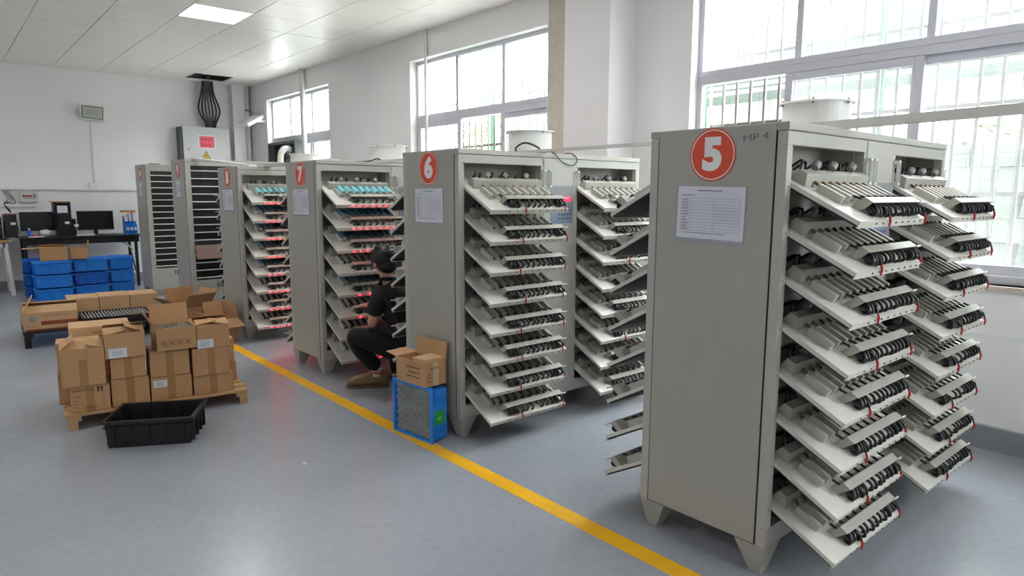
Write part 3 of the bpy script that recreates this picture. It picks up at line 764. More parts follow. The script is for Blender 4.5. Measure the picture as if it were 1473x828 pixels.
for k, (z, sd) in enumerate(((.30, 5), (.205, 9))):
    part('notice_print', bars_marks(MB(), .20, .075, 1, sd), nt_, 'ink_red', m=face_m('-y', (.03,-.249,z)))['kind'] = 'stuff'
ws = part('warning_sign', MB().prism([(-.075,-.035),(.075,-.035),(0,.10)], -.2475, -.245), t, 'sign_yellow')
part('sign_border', MB().prism([(-.075,-.035),(.075,-.035),(.06,-.024),(-.06,-.024)], -.2485, -.2475).prism([(.075,-.035),(0,.10),(0,.08),(.06,-.024)], -.2485,-.2475).prism([(-.075,-.035),(-.06,-.024),(0,.08),(0,.10)], -.2485,-.2475), ws, 'ink_dark')
part('bolt_symbol', MB().prism([(.008,.05),(-.02,.008),(0,.01),(-.01,-.018),(.022,.025),(.002,.022)], -.2488, -.2475), ws, 'ink_dark')
rnd = random.Random(2)
for i in range(7):
    bx = 3.83+i*.028; sw_ = (i-3)*.035
    pts = smooth_path([(3.80+i*.022,12.60+rnd.uniform(-.05,.05),3.52),(3.80+i*.026+sw_*.2,12.72,3.25),(3.82+i*.028+sw_*.9,12.76,2.95),(bx+.01,12.78,2.72),(bx+.005,12.80,2.634)],5)
    o = link('power_cable', MB().tube(pts, .017, 8).mesh('power_cable', 'cable_black' if i not in (2,3) else 'cable_grey'))
    tag(o, '%s power cable, %s from the left, rising from the electrical box' % ('black' if i not in (2,3) else 'grey', ORD[i]), 'cable', 'power cables above the electrical box')
o = link('drain_pipe', MB().cyl((4.585,12.83,0),(4.585,12.83,3.43),.052,n=16).mesh('drain_pipe','white_paint')); tag(o, 'white vertical pipe in the far corner', 'pipe')
part('pipe_clamp', MB().ring((4.585,12.83),.050,.060,2.98,3.02,16), o, 'plug_grey')
conduit('wall_conduit', [(4.61,10.42,1.90),(4.61,10.42,3.43)], .045, 'thick white conduit crossing the far window to the ceiling', square=True)
conduit('wall_conduit', [(4.635,6.97,1.75),(4.635,6.97,3.43)], .018, 'thin pale conduit at the left edge of the middle window', matn='tubing_white')
t = empty('exhaust_fan', (4.62, 11.35, 2.19), label='dark exhaust fan fitted in the far window', cat='exhaust fan')
part('fan_housing', MB().box(-.02,.12,-.58,.58,.13,.17).box(-.02,.12,-.58,.58,-.3,-.26).box(-.02,.12,-.58,-.53,-.26,.13).box(-.02,.12,.53,.58,-.26,.13), t, 'grey_box_dark')
part('back_plate', MB().box(.09,.11,-.53,.53,-.26,.13), t, 'cable_black')
hub = part('fan_hub', MB().cyl((.02,-.2,-.07),(.09,-.2,-.07),.04,n=14), t, 'grey_box_dark')
blade = MB().hexa([(.03,-.02,.03),(.05,.02,.03),(.055,.02,.03),(.035,-.02,.03),(.02,-.05,.19),(.07,.06,.19),(.075,.06,.19),(.025,-.05,.19)]).mesh('blade','grey_box_dark')
for i in range(5): link('blade', blade, hub, (0,-.2,-.07), (R(72*i),0,0))
part('duct_elbow', MB().tube(smooth_path([(-.02,-.40,.02),(-.12,-.42,.03),(-.2,-.44,-.05),(-.22,-.45,-.2)],4), .05, 12), t, 'tubing_white')

# trunking and cables lying on the cabinet tops
o = link('top_trunking', MB().hexa([(2.80,-1.0,1.80),(2.84,-1.0,1.80),(2.89,1.45,1.765),(2.85,1.45,1.765),(2.80,-1.0,1.835),(2.84,-1.0,1.835),(2.89,1.45,1.80),(2.85,1.45,1.80)]).box(2.80,2.84,Y0,-1.0,1.80,1.835).mesh('top_trunking','tubing_white'))
tag(o, 'white square trunking resting on cabinet five and running out to the right', 'trunking')
o = link('top_trunking', MB().hexa([(3.00,1.60,1.765),(3.035,1.60,1.765),(3.035,3.75,1.765),(3.00,3.75,1.765),(3.00,1.60,1.783),(3.035,1.60,1.783),(3.035,3.75,1.783),(3.00,3.75,1.783)]).mesh('top_trunking','tubing_white'))
tag(o, 'flat white trunking bridging the tops of cabinets five and six', 'trunking')
o = link('top_trunking', MB().box(2.98,3.02,3.85,5.62,1.765,1.785).mesh('top_trunking','tubing_white')); tag(o, 'flat white trunking bridging the tops of cabinets six and seven', 'trunking')
o = link('top_trunking', MB().box(2.62,2.70,5.40,7.2,1.765,1.79).mesh('top_trunking','tubing_white')); tag(o, 'flat white trunking bridging the tops of cabinets seven and eight', 'trunking')
o = link('loose_strip', MB().hexa([(2.50,7.0,1.765),(2.58,7.0,1.765),(2.52,8.75,1.90),(2.44,8.75,1.90),(2.50,7.0,1.785),(2.58,7.0,1.785),(2.52,8.75,1.92),(2.44,8.75,1.92)]).mesh('loose_strip','white_paint')); tag(o, 'loose white strip leaning from cabinet eight up to the shelf cabinet', 'strip')
def topcable(pts, label, r=.005, matn='cable_black'):
    o = link('loose_cable', MB().tube(smooth_path(pts,5), r, 6).mesh('loose_cable', matn)); tag(o, label, 'cable', 'loose cables on the cabinet tops')
topcable([(3.02,3.45,1.767),(2.96,3.40,1.80),(2.98,3.33,1.83),(3.05,3.28,1.80),(3.10,3.30,1.768),(3.25,3.34,1.768)], 'dark cable coiled beside the vent collar of cabinet six', .006)
topcable([(3.05,3.24,1.767),(3.12,3.21,1.767),(3.20,3.205,1.71),(3.30,3.205,1.69),(3.34,3.205,1.73),(3.30,3.215,1.768),(3.24,3.23,1.767)], 'dark cable drooping over the front edge of cabinet six', .0035)
topcable([(2.80,5.30,1.767),(2.9,5.25,1.775),(3.0,5.28,1.80),(3.06,5.26,1.768),(3.2,5.22,1.768),(3.5,5.26,1.767)], 'dark cable trailing along the top of cabinet seven', .006)
topcable([(2.75,1.50,1.767),(2.85,1.54,1.81),(2.95,1.45,1.80),(3.0,1.34,1.767)], 'dark cable beside the vent collar of cabinet five', .004)
t = link('tape_roll', MB().use('orange_tape').ring((0,0),.04,.065,0,.045,24).use('carton').ring((0,0),.036,.04,0,.045,24).mesh('tape_roll'), None, (3.43,7.06,1.764)); tag(t, 'yellow roll of tape on top of cabinet eight', 'tape roll')
o = link('clutter_plate', MB().hexa([(0,0,0),(.16,0,0),(.16,.10,0),(0,.10,0),(.02,.01,.012),(.15,.01,.012),(.15,.09,.012),(.02,.09,.012)]).mesh('clutter_plate','cable_black'), None, (2.42,10.78,1.902)); tag(o, 'small dark tool lying on top of the farthest cabinet', 'tool')

# ------------------------------------------------------------------ cartons
def carton(loc, rz, w, d, h, label, top='closed', flaps=None, matn='carton', tape=True, sheet=None, marks=None, group=None, tilt=(0,0), wall=.005, flen=None):
    t = empty('cardboard_box', loc, (R(tilt[0]), R(tilt[1]), R(rz)), label=label, cat='box', group=group)
    b = MB().use(matn)
    if top == 'closed':
        b.box(-w/2,w/2,-d/2,d/2,0,h-.006)
    else:
        b.box(-w/2,w/2,-d/2,-d/2+wall,0,h).box(-w/2,w/2,d/2-wall,d/2,0,h).box(-w/2,-w/2+wall,-d/2+wall,d/2-wall,0,h).box(w/2-wall,w/2,-d/2+wall,d/2-wall,0,h).box(-w/2+wall,w/2-wall,-d/2+wall,d/2-wall,0,wall)
    part('box_body', b, t, bev=.003)
    if top == 'closed': fl = {'front': 0, 'back': 0}
    else: fl = flaps or {}
    for side, ang in fl.items():
        ww = w if side in ('front','back') else d
        length = (flen or (d/2 if side in ('front','back') else d/2))-.0015
        f = MB().use(matn).box(-ww/2+.001,ww/2-.001,0,length,-.002,.0025)
        pos = {'front':(0,-d/2,h),'back':(0,d/2,h),'left':(-w/2,0,h),'right':(w/2,0,h)}[side]
        rzz = {'front':0,'back':math.pi,'left':-math.pi/2,'right':math.pi/2}[side]
        if top == 'closed': pos = (pos[0], pos[1], h-.0035)
        part('flap', f, t, loc=pos, rot=(R(ang),0,rzz))
    if tape:
        tp = MB(); tw = .024
        if top == 'closed': tp.box(-w/2-.0008,w/2+.0008,-tw,tw,h-.001,h-.0004)
        tp.box(-tw,tw,-d/2-.0009,-d/2,.004 if top != 'closed' else .0,h*(.72 if tape == 'part' else .985))
        part('tape', tp, t, 'tape')
    if sheet:
        sx, sz, sw2, sh2 = sheet
        so = part('address_label', MB().box(sx-sw2/2,sx+sw2/2,-d/2-.0018,-d/2-.0009,sz-sh2/2,sz+sh2/2), t, 'paper')
        part('label_print', bars_marks(MB(), sw2*.6, sh2*.55, 4, 3), so, 'ink', m=face_m('-y', (sx,-d/2-.0018,sz)))['kind'] = 'stuff'
    if marks: marks(t, w, d, h)
    return t
def m_shipping(t, w, d, h):
    for (x, z, ww, hh, rows, sd) in ((-.25,.84,.36,.13,1,4),(.02,.84,.25,.13,1,6),(-.33,.60,.22,.075,1,8),(-.37,.46,.13,.075,1,2),(-.36,.33,.13,.075,1,5),(-.35,.20,.15,.07,1,9),(.0,.17,.34,.08,1,3),(.34,.62,.10,.06,1,1),(.34,.48,.11,.06,1,4),(.34,.34,.10,.06,1,7),(.34,.21,.09,.06,1,2)):
        part('print', bars_marks(MB(), ww*w, hh*h, rows, sd), t, 'ink_carton', m=face_m('-y', (x*w,-d/2-.0012,z*h)))['kind'] = 'stuff'
    ar = MB()
    for x in (.21,.30): ar.prism([((x-.02)*w,.72*h),((x+.02)*w,.72*h),((x+.02)*w,.86*h),((x+.04)*w,.86*h),(x*w,.96*h),((x-.04)*w,.86*h),((x-.02)*w,.86*h)],-d/2-.0018,-d/2-.0012)
    part('arrow_print', ar, t, 'ink_carton')
def m_icons(t, w, d, h):
    m = MB()
    for k in range(4):
        x = (-.32+.2*k)*w; s = .075*w; z = .34*h
        m.box(x-s,x+s,-d/2-.0012,-d/2,z+s*.9,z+s).box(x-s,x+s,-d/2-.0012,-d/2,z-s,z-s*.9).box(x-s,x-s*.88,-d/2-.0012,-d/2,z-s,z+s).box(x+s*.88,x+s,-d/2-.0012,-d/2,z-s,z+s)
        m.box(x-s*.5,x+s*.1*k,-d/2-.0012,-d/2,z-s*.2,z+s*.1).box(x-s*.15,x+s*.12,-d/2-.0012,-d/2,z-s*.6,z+s*.5)
    part('icon_print', m, t, 'ink_carton')['kind'] = 'stuff'
def m_red(t, w, d, h):
    part('red_band', MB().box(-.18*w,.5*w,-d/2-.0012,-d/2,.30*h,.52*h).box(-.46*w,.5*w,-d/2-.0012,-d/2,.02*h,.10*h), t, 'ink_rust')
    part('round_logo', MB().cyl((-.32*w,-d/2-.0014,.66*h),(-.32*w,-d/2,.66*h),.075*w,n=24), t, 'plug_grey', label='round grey printed mark')
    part('print', bars_marks(MB(), .5*w, .10*h, 1, 7), t, 'ink_carton', m=face_m('-y',(.14*w,-d/2-.0012,.80*h)))['kind'] = 'stuff'
    part('print', bars_marks(MB(), .2*w, .08*h, 1, 3), t, 'ink_carton', m=face_m('-y',(-.34*w,-d/2-.0012,.26*h)))['kind'] = 'stuff'
def m_lines(t, w, d, h):
    for z, ww in ((.72,.5),(.52,.38),(.34,.5)):
        part('print', bars_marks(MB(), ww*w, .12*h, 1, int(z*50)), t, 'ink_carton', m=face_m('-y',(.12*w,-d/2-.0012,z*h)))['kind'] = 'stuff'
def pallet(loc, rz, w, d, h, matn, name, label, cat, boards=7, feet=None):
    t = empty(name, loc, (0,0,R(rz)), label=label, cat=cat)
    bt = .016
    bw = d/boards
    bm_ = MB().box(-.015,w+.015,0,bw*.84,h-bt,h).mesh('deck_board', matn)
    for i in range(boards): link('deck_board', bm_, t, (random.uniform(-.006,.006), i*bw+.005, 0))
    bx = MB().box(-.0,.07,0,d,h-bt*2-.012,h-bt).mesh('stringer', matn)
    for x in (.0, w/2-.035, w-.07): link('stringer', bx, t, (x, 0, 0))
    ft = MB().box(-.005,.05,0,.08,0,h-bt*2-.012).mesh('foot_block', matn)
    for x in (.0, w/2-.02, w-.045):
        for y in (.0, d/2-.04, d-.08): link('foot_block', ft, t, (x, y, 0))
    return t
PA = Vector((.548, 4.93, 0)); PR = -7.4
pallet(PA, PR, 1.075, .82, .100, 'timber_pallet', 'wooden_pallet', 'low wooden pallet stacked with brown cartons', 'pallet')
pe = Vector((math.cos(R(PR)), math.sin(R(PR)), 0)); pn = Vector((-pe.y, pe.x, 0))
def on_pallet(s, n, z): return PA+pe*s+pn*n+Vector((0,0,z))
def pc(s0, s1, n0, n1, z0, z1, label, rz=0, **k):
    return carton(on_pallet((s0+s1)/2,(n0+n1)/2,z0), PR+rz, s1-s0, n1-n0, z1-z0, label, group='cartons on the wooden pallet', **k)
Z0 = .102
pc(.02,.238,.03,.27,Z0,.272,'printed brown carton at the bottom left corner of the wooden pallet', marks=m_shipping, tape=True, rz=-1)
pc(-.018,.222,.02,.27,.274,.515,'tall carton with loosely folded flaps above the printed carton', top='open', flaps={'front':24,'back':8,'left':38,'right':14}, tape='part', flen=.10)
pc(.246,.466,.04,.29,Z0,.288,'plain carton, second from the left in the bottom row on the wooden pallet')
pc(.250,.452,.035,.28,.290,.428,'short plain carton in the middle of the second stack on the wooden pallet')
pc(.226,.458,.02,.28,.430,.590,'carton with raised flaps and white label on top of the second stack', top='open', flaps={'front':12,'back':20,'left':8,'right':24}, tape=False, sheet=(-.045,.035,.105,.062), flen=.125)
pc(.476,.726,.04,.29,Z0,.262,'carton with small white label, third from the left in the bottom row', sheet=(-.07,.115,.085,.05))
pc(.478,.720,.05,.30,.264,.440,'plain carton under the open box of battery cells')
ob = pc(.520,.765,.03,.29,.442,.595,'open carton full of upright battery cells on the wooden pallet', top='open', flaps={'back':98,'left':118,'right':171}, tape=False, marks=m_icons, rz=3, flen=.13)
pc(.738,.992,.04,.28,Z0,.236,'wide carton, rightmost in the bottom row on the wooden pallet')
pc(.738,.975,.03,.28,.238,.430,'plain carton in the middle of the rightmost front stack')
pc(.775,.985,.03,.28,.432,.585,'carton with white label and spread flaps on top of the rightmost stack', top='open', flaps={'front':14,'back':24,'right':12}, tape=False, sheet=(-.055,.03,.105,.062), flen=.12, wall=.006)
pc(-.045,.215,.285,.475,Z0,.31,'carton at the back left of the wooden pallet, lower one', tape=False)
pc(-.04,.210,.285,.475,.312,.515,'carton at the back left of the wooden pallet, upper one', tape=False, matn='carton_light')
pc(.04,.41,.49,.76,Z0,.265,'carton at the bottom of the back stack under the long lidded carton', tape=False)
pc(.04,.40,.49,.76,.267,.428,'carton directly below the long lidded carton', tape=False)
pc(.035,.405,.485,.76,.430,.575,'long lidded carton printed with three lines behind the front stacks', marks=m_lines, tape=False, matn='carton_light')
pc(.495,.73,.34,.58,Z0,.30,'carton in the second row behind the boxed battery cells', tape=False)
pc(.80,1.07,.30,.56,Z0,.25,'lower carton at the back right of the wooden pallet', tape=False)
pc(.80,1.06,.31,.55,.252,.425,'upper carton at the back right of the wooden pallet', tape=False, matn='carton_light')
# cells standing in the open carton
up_cell = MB().use('cell_grey').cyl((0,0,0),(0,0,.065),.0125,n=12).use('cell_top').cyl((0,0,.065),(0,0,.0665),.0112,n=12).cyl((0,0,.0665),(0,0,.070),.005,n=8).mesh('battery_cell')
bpy.context.view_layer.update()
pad = part('packing_tray', MB().box(-.115,.115,-.12,.12,.006,.072), ob, 'carton_inner')
for i in range(8):
    for j in range(6):
        o = link('battery_cell', up_cell, None, m=ob.matrix_world @ Matrix.Translation((-.0985+.0281*i, -.098+.039*j, .0725)))
        tag(o, 'silver topped battery cell standing upright in the open carton on the pallet', 'battery', 'battery cells standing in the open carton')

# ------------------------------------------------------------------ totes
def tote(name, w, d, h, matn, label, cat, group=None, loc=(0,0,0), rot=(0,0,0), ribs=4, m=None, taper=.02, closed=False, wall=.004):
    t = empty(name, loc, rot, label=label, cat=cat, group=group)
    if m is not None: t.matrix_world = m
    b = MB().use(matn); a = taper
    def wallq(p0, p1, q0, q1, n):   # bottom edge p0-p1, top edge q0-q1, inward n
        p0,p1,q0,q1,n = map(Vector,(p0,p1,q0,q1,n)); b.hexa([p0,p1,p1+n*wall,p0+n*wall,q0,q1,q1+n*wall,q0+n*wall])
    wallq((-w/2+a,-d/2+a,0),(w/2-a,-d/2+a,0),(-w/2,-d/2,h),(w/2,-d/2,h),(0,1,0))
    wallq((w/2-a,d/2-a,0),(-w/2+a,d/2-a,0),(w/2,d/2,h),(-w/2,d/2,h),(0,-1,0))
    wallq((-w/2+a,d/2-a,0),(-w/2+a,-d/2+a,0),(-w/2,d/2,h),(-w/2,-d/2,h),(1,0,0))
    wallq((w/2-a,-d/2+a,0),(w/2-a,d/2-a,0),(w/2,-d/2,h),(w/2,d/2,h),(-1,0,0))
    b.box(-w/2+a,w/2-a,-d/2+a,d/2-a,0,.006)
    part('tote_body', b, t)
    e = .016; r = MB().use(matn)
    r.box(-w/2-e,w/2+e,-d/2-e,-d/2+.003,h-.016,h).box(-w/2-e,w/2+e,d/2-.003,d/2+e,h-.016,h).box(-w/2-e,-w/2+.003,-d/2+.003,d/2-.003,h-.016,h).box(w/2-.003,w/2+e,-d/2+.003,d/2-.003,h-.016,h)
    part('rim', r, t, bev=.003)
    e = .007; r = MB().use(matn)
    r.box(-w/2-e,w/2+e,-d/2-e,-d/2+.004,h*.74,h*.78).box(-w/2-e,w/2+e,d/2-.004,d/2+e,h*.74,h*.78).box(-w/2-e,-w/2+.004,-d/2,d/2,h*.74,h*.78).box(w/2-.004,w/2+e,-d/2,d/2,h*.74,h*.78)
    part('band', r, t)
    rb = MB().box(-.004,.004,-.014,.010,.01,h-.012).mesh('rib', matn)
    for i in range(ribs):
        x = -w/2+w*(i+.5)/ribs
        for y in (-d/2+.006, d/2-.006): link('rib', rb, t, (x,y,0))
    for i in range(max(2,ribs-1)):
        y = -d/2+d*(i+.5)/max(2,ribs-1)
        for x in (-w/2+.006, w/2-.006): link('rib', rb, t, (x,y,0), (0,0,math.pi/2))
    if closed: part('tote_lid', MB().use(matn).box(-w/2-.012,w/2+.012,-d/2-.012,d/2+.012,h,h+.010).box(-w/2+.02,w/2-.02,-d/2+.02,-d/2+.03,h+.01,h+.018).box(-w/2+.02,w/2-.02,d/2-.03,d/2-.02,h+.01,h+.018).box(-w/2+.02,-w/2+.03,-d/2+.03,d/2-.03,h+.01,h+.018).box(w/2-.03,w/2-.02,-d/2+.03,d/2-.03,h+.01,h+.018), t)
    return t
ca = -28.4; cw, cd = .475, .355
cc = Vector((.662,4.434,0))+Vector((math.cos(R(ca)),math.sin(R(ca)),0))*cw/2+Vector((-math.sin(R(ca)),math.cos(R(ca)),0))*cd/2
tote('black_crate', cw, cd, .168, 'black_plastic', 'empty black plastic crate on the floor before the wooden pallet', 'crate', loc=cc, rot=(0,0,R(ca)), ribs=5, taper=.012)
# tipped blue crate full of cells: its mouth faces the aisle
TW, TD, TH2 = .320, .355, .135          # (up, along y, depth)
tm = Matrix.Translation((2.150+TH2, 3.455, TW/2+.012)) @ Matrix.Rotation(R(6),4,'Z') @ Matrix.Rotation(R(-90),4,'Y')
tc_ = tote('blue_crate', TW, TD, TH2, 'blue_plastic', 'blue crate tipped on its side and packed with battery cells', 'crate', m=tm, ribs=3, taper=.004)
gl_ = part('green_label', MB().box(-.058,.022,-TD/2-.0095,-TD/2-.0085,.030,.108), tc_, 'green_label')
part('handle_panel', MB().box(-.085,.055,-TD/2-.008,-TD/2+.002,.018,.118), tc_, 'blue_plastic', bev=.004)
part('label_print', bars_marks(MB(), .04, .022, 1, 3), gl_, 'badge_white', m=Matrix.Translation((-.022,-TD/2-.0096,.067)) @ Matrix(((0,1,0,0),(0,0,-1,0),(-1,0,0,0),(0,0,0,1))))['kind'] = 'stuff'
part('white_tag', MB().box(TW/2+.0125,TW/2+.0135,-.02,.02,TH2-.012,TH2-.002), tc_, 'paper')
bpy.context.view_layer.update()
side_cell = MB().use('cell_grey').cyl((0,0,0),(0,0,.064),.0108,n=12,caps=False).ring((0,0),.0068,.0108,.062,.065,12).use('cable_black').cyl((0,0,.0),(0,0,.0625),.0070,n=12).use('cell_top').cyl((0,0,.0625),(0,0,.066),.0034,n=8).mesh('battery_cell')
nr = 0
px, py = .0218, .0228
rows = int((TW-.02)/px); cols = int((TD-.02)/py)
for i in range(rows):
    off = py/2 if i % 2 else 0
    for j in range(cols if i % 2 == 0 else cols-1):
        x = -TW/2+.0195+i*px*(TW-.039)/((rows-1)*px); y = -TD/2+.0195+j*(TD-.039)/(cols-1)+off
        o = link('battery_cell', side_cell, None, m=tc_.matrix_world @ Matrix.Translation((x, y, .058)))
        tag(o, 'grey battery cell lying end-on in the tipped blue crate', 'battery', 'battery cells in the tipped blue crate'); nr += 1
# carton on the tipped crate
ct = carton((2.222,3.440,TW+.026), 6-90, .285, .165, .150, 'open carton standing on the tipped blue crate', top='open', flaps={'back':95,'left':172}, tape=False, marks=m_lines, matn='carton', flen=.105, wall=.005)
# inner small carton inside it
ic = carton((2.233,3.372,TW+.033), 6-90, .130, .148, .160, 'printed small carton standing inside the open carton on the blue crate', top='closed', tape=False, matn='carton_light')
def m_side(t, w, d, h):
    pass
# print on the end face that looks towards the camera
for z, ww, hh in ((.74,.62,.16),(.52,.20,.08),(.38,.20,.08),(.24,.20,.08)):
    part('print', bars_marks(MB(), ww*.14, hh*.15, 1, int(z*40)), ct, 'ink_carton', m=Matrix.Translation((.1437, .0 if ww > .3 else -.05, z*.15)) @ Matrix(((0,0,1,0),(1,0,0,0),(0,1,0,0),(0,0,0,1))))['kind'] = 'stuff'
part('tape', MB().box(.1425,.1432,-.022,.022,.0,.148), ct, 'tape_clear')

# second pallet: black plastic, with long cartons and a tray of cells
t = pallet((.585,7.86,0), -4.0, 1.15, 1.0, .155, 'black_plastic', 'plastic_pallet', 'black plastic pallet under the long cartons near the blue crates', 'pallet', boards=8)
G2 = 'cartons on the black pallet'
carton((.825,8.05,.158), -6, .45, .30, .175, 'long carton with red stripe and round mark on the black pallet', matn='carton_light', tape=False, marks=m_red, group=G2, top='open', flaps={'front':18,'back':30,'left':60}, flen=.17)
carton((.85,8.43,.158), -6, .46, .26, .20, 'long carton behind the red striped carton', matn='carton_light', tape=False, group=G2)
carton((1.20,8.76,.158), -4, .29, .40, .195, 'leftmost of three flat cartons in a row on the black pallet', tape=False, group=G2, matn='carton_light')
carton((1.495,8.74,.158), -4, .29, .40, .20, 'middle of three flat cartons in a row on the black pallet', tape=False, group=G2, matn='carton_light')
carton((1.79,8.72,.158), -4, .285, .40, .195, 'rightmost of three flat cartons in a row on the black pallet', tape=False, group=G2, matn='carton_light')
tr = empty('cell_tray', (1.42,8.22,.158), (0,0,R(-4)), label='black ribbed tray lying on the black pallet before the flat cartons', cat='tray')
part('tray_base', MB().box(-.32,.32,-.25,.25,0,.02).box(-.32,.32,-.25,-.235,.02,.06).box(-.32,.32,.235,.25,.02,.06).box(-.32,-.305,-.235,.235,.02,.06).box(.305,.32,-.235,.235,.02,.06), tr, 'black_plastic')
rib = MB().box(-.006,.006,-.235,.235,.02,.055).mesh('tray_rib', 'plug_grey')
for i in range(20): link('tray_rib', rib, tr, (-.29+i*.0305, 0, 0))
# empty cartons by cabinets 8 and 9
carton((2.165,7.06,0.0), 12, .20, .26, .24, 'reddish-lit empty carton leaning by cabinet eight', top='open', flaps={'left':150,'front':205,'back':112,'right':80}, tape=False, flen=.16)
carton((2.12,8.05,0.0), 18, .34, .30, .24, 'open empty carton with wide flaps before the shelf cabinets', top='open', flaps={'front':128,'left':142,'back':95,'right':118}, tape=False, flen=.20)
# blue crates by the desk
G3 = 'stacked blue crates by the desk'
pos = ['bottom', 'middle', 'top']
for k in range(3):
    for (x, y, w, d, lab, mt) in ((1.225,11.33,.425,.32,'front left stack of blue crates','blue_plastic'),(1.695,11.46,.42,.32,'middle stack of blue crates','blue_plastic' if k != 1 else 'blue_plastic_dark'),(2.10,11.50,.30,.32,'rightmost stack of blue crates','blue_plastic')):
        if lab.startswith('rightmost'): y += .02
        tote('blue_crate', w, d, .168, mt, '%s crate in the %s' % (pos[k], lab), 'crate', group=G3, loc=(x, y, k*.187), ribs=4, taper=.014, closed=(k == 2))
    tote('blue_crate', .44, .31, .168, 'blue_plastic_dark', '%s crate in the back left stack half hidden by the desk' % pos[k], 'crate', group=G3, loc=(1.16, 11.73, k*.187), ribs=4, taper=.014, closed=(k == 2))
for (x, y) in ((2.10,11.335),(1.70,11.28)):
    o = None
carton((1.25,11.30,.562), -3, .32, .24, .175, 'open carton with side flap out on the front left blue crates', top='open', flaps={'left':182,'front':10,'back':12}, tape=False, flen=.19)
carton((1.565,11.36,.562), -5, .22, .24, .155, 'smaller open carton straddling the two blue stacks', top='open', flaps={'front':-6,'right':100}, tape=False, flen=.10)

# ------------------------------------------------------------------ desk with computers
dk = empty('desk', (.96,12.15,0), label='long black topped desk against the back wall', cat='desk')
DZ = .835
part('desk_top', MB().box(0,1.62,0,.62,DZ-.03,DZ), dk, 'black_plastic', bev=.004)
part('apron', MB().box(.05,1.57,.05,.07,DZ-.12,DZ-.03), dk, 'black_plastic')
for x in (.06, 1.52):
    for y in (.06, .54): part('leg', MB().box(x-.02,x+.02,y-.02,y+.02,0,DZ-.03), dk, 'black_plastic')
    part('brace', MB().tube([(x,.06,.12),(x,.54,.6)], .012, 6), dk, 'black_plastic')
for s_, x in ((1,.30),(-1,1.30)): part('strut', MB().tube([(x,.3,DZ-.04),(x-s_*.22,.3,.58)], .015, 6), dk, 'grey_box')
DT = DZ+.001
def monitor(x, y, w, h, z0, label, rz=0):
    t = empty('monitor', (x,y,DT), (0,0,R(rz)), label=label, cat='monitor', group='monitors on the desk')
    part('screen_bezel', MB().box(-w/2,w/2,-.015,.02,z0,z0+h), t, 'black_plastic', bev=.004)
    part('screen', MB().box(-w/2+.012,w/2-.012,-.0165,-.015,z0+.02,z0+h-.012), t, 'screen')
    part('stand_neck', MB().box(-.03,.03,.02,.04,.012,z0+.1), t, 'black_plastic')
    part('stand_base', MB().hexa([(-.11,-.08,0),(.11,-.08,0),(.11,.09,0),(-.11,.09,0),(-.08,-.06,.012),(.08,-.06,.012),(.08,.07,.012),(-.08,.07,.012)]), t, 'black_plastic')
monitor(1.98,12.45,.50,.30,.075,'dark monitor at the right end of the desk')
monitor(1.27,12.67,.50,.29,.075,'dark monitor between the two computer towers')
def tower(x, y, w, h, label, z=DT):
    t = empty('computer_tower', (x,y,z), label=label, cat='computer', group='computer towers')
    part('case', MB().box(-w/2,w/2,-.19,.19,0,h), t, 'black_plastic', bev=.006)
    part('front_panel', MB().box(-w/2+.01,w/2-.01,-.197,-.19,.02,h-.02), t, 'screen')
    part('sticker', MB().box(-.005,.055,-.1985,-.197,h*.55,h*.55+.035), t, 'paper')
tower(1.545,12.42,.18,.34,'black computer tower in the middle of the desk')
tower(1.665,12.45,.05,.26,'slim black box beside the middle computer tower')
# items on the desk
t = empty('label_printer', (1.54,12.38,DT+.342), label='dark device holding white paper on top of the middle tower', cat='printer')
part('shell', MB().box(-.12,.10,-.10,.12,.15,.175).box(-.12,-.10,-.10,.12,0,.15).box(.08,.10,-.10,.12,0,.15).box(-.10,.08,.10,.12,0,.15).box(-.10,.08,-.10,.10,0,.012), t, 'black_plastic')
part('paper_block', MB().box(-.075,.06,-.09,.08,.012,.12), t, 'paper')
part('top_board', MB().box(-.15,.10,-.11,.12,.175,.188), t, 'carton')
o = link('plastic_bag', MB().ball((0,0,.055),.12,.07,.058,14,8,lambda p,a: .8+.25*math.sin(3*a+2*p)*math.cos(5*p)).mesh('plastic_bag','plastic_bag'), None, (1.30,12.30,DT)); tag(o, 'crumpled white plastic bag on the desk', 'bag')
o = link('blue_bottle', MB().use('bottle_blue').cyl((0,0,0),(0,0,.085),.026,n=14).cyl((0,0,.085),(0,0,.11),.026,.011,n=14).use('badge_white').cyl((0,0,.11),(0,0,.132),.012,n=12).mesh('blue_bottle'), None, (1.09,12.26,DT)); tag(o, 'small blue bottle at the left of the desk', 'bottle')
o = link('paper_scraps', MB().use('paper').box(-.10,.10,-.03,.03,0,.015).use('sign_pink').box(-.04,.03,-.02,.04,.015,.03).mesh('paper_scraps'), None, (1.17,12.22,DT)); tag(o, 'papers and pink scrap beside the plastic bag', 'papers')
o = link('paper_stack', MB().use('paper').box(-.12,.12,-.05,.05,0,.025).use('carton_light').box(-.10,.08,-.04,.05,.025,.032).mesh('paper_stack'), None, (1.80,12.24,DT)); tag(o, 'low stack of papers before the right monitor', 'papers')
o = link('mouse', MB().ball((0,0,.016),.035,.055,.018,12,8).mesh('mouse','plug_grey'), None, (2.20,12.25,DT)); tag(o, 'grey mouse near the right monitor', 'mouse')
for i, x in enumerate((2.40,2.455,2.51)):
    t = empty('file_box', (x,12.42,DT), label='%s blue magazine file at the right end of the desk' % ('left','middle','right')[i], cat='file box', group='blue magazine files on the desk')
    part('file_shell', MB().prism_x([(-.12,0),(.12,0),(.12,.28),(.08,.28),(-.12,.13)], -.026, .026), t, 'blue_plastic_dark')
    part('label', MB().box(-.018,.018,-.1215,-.12,.06,.11), t, 'paper')
    part('papers', MB().box(-.018,.018,-.06,.10,.20,.30+.02*i), t, 'paper')
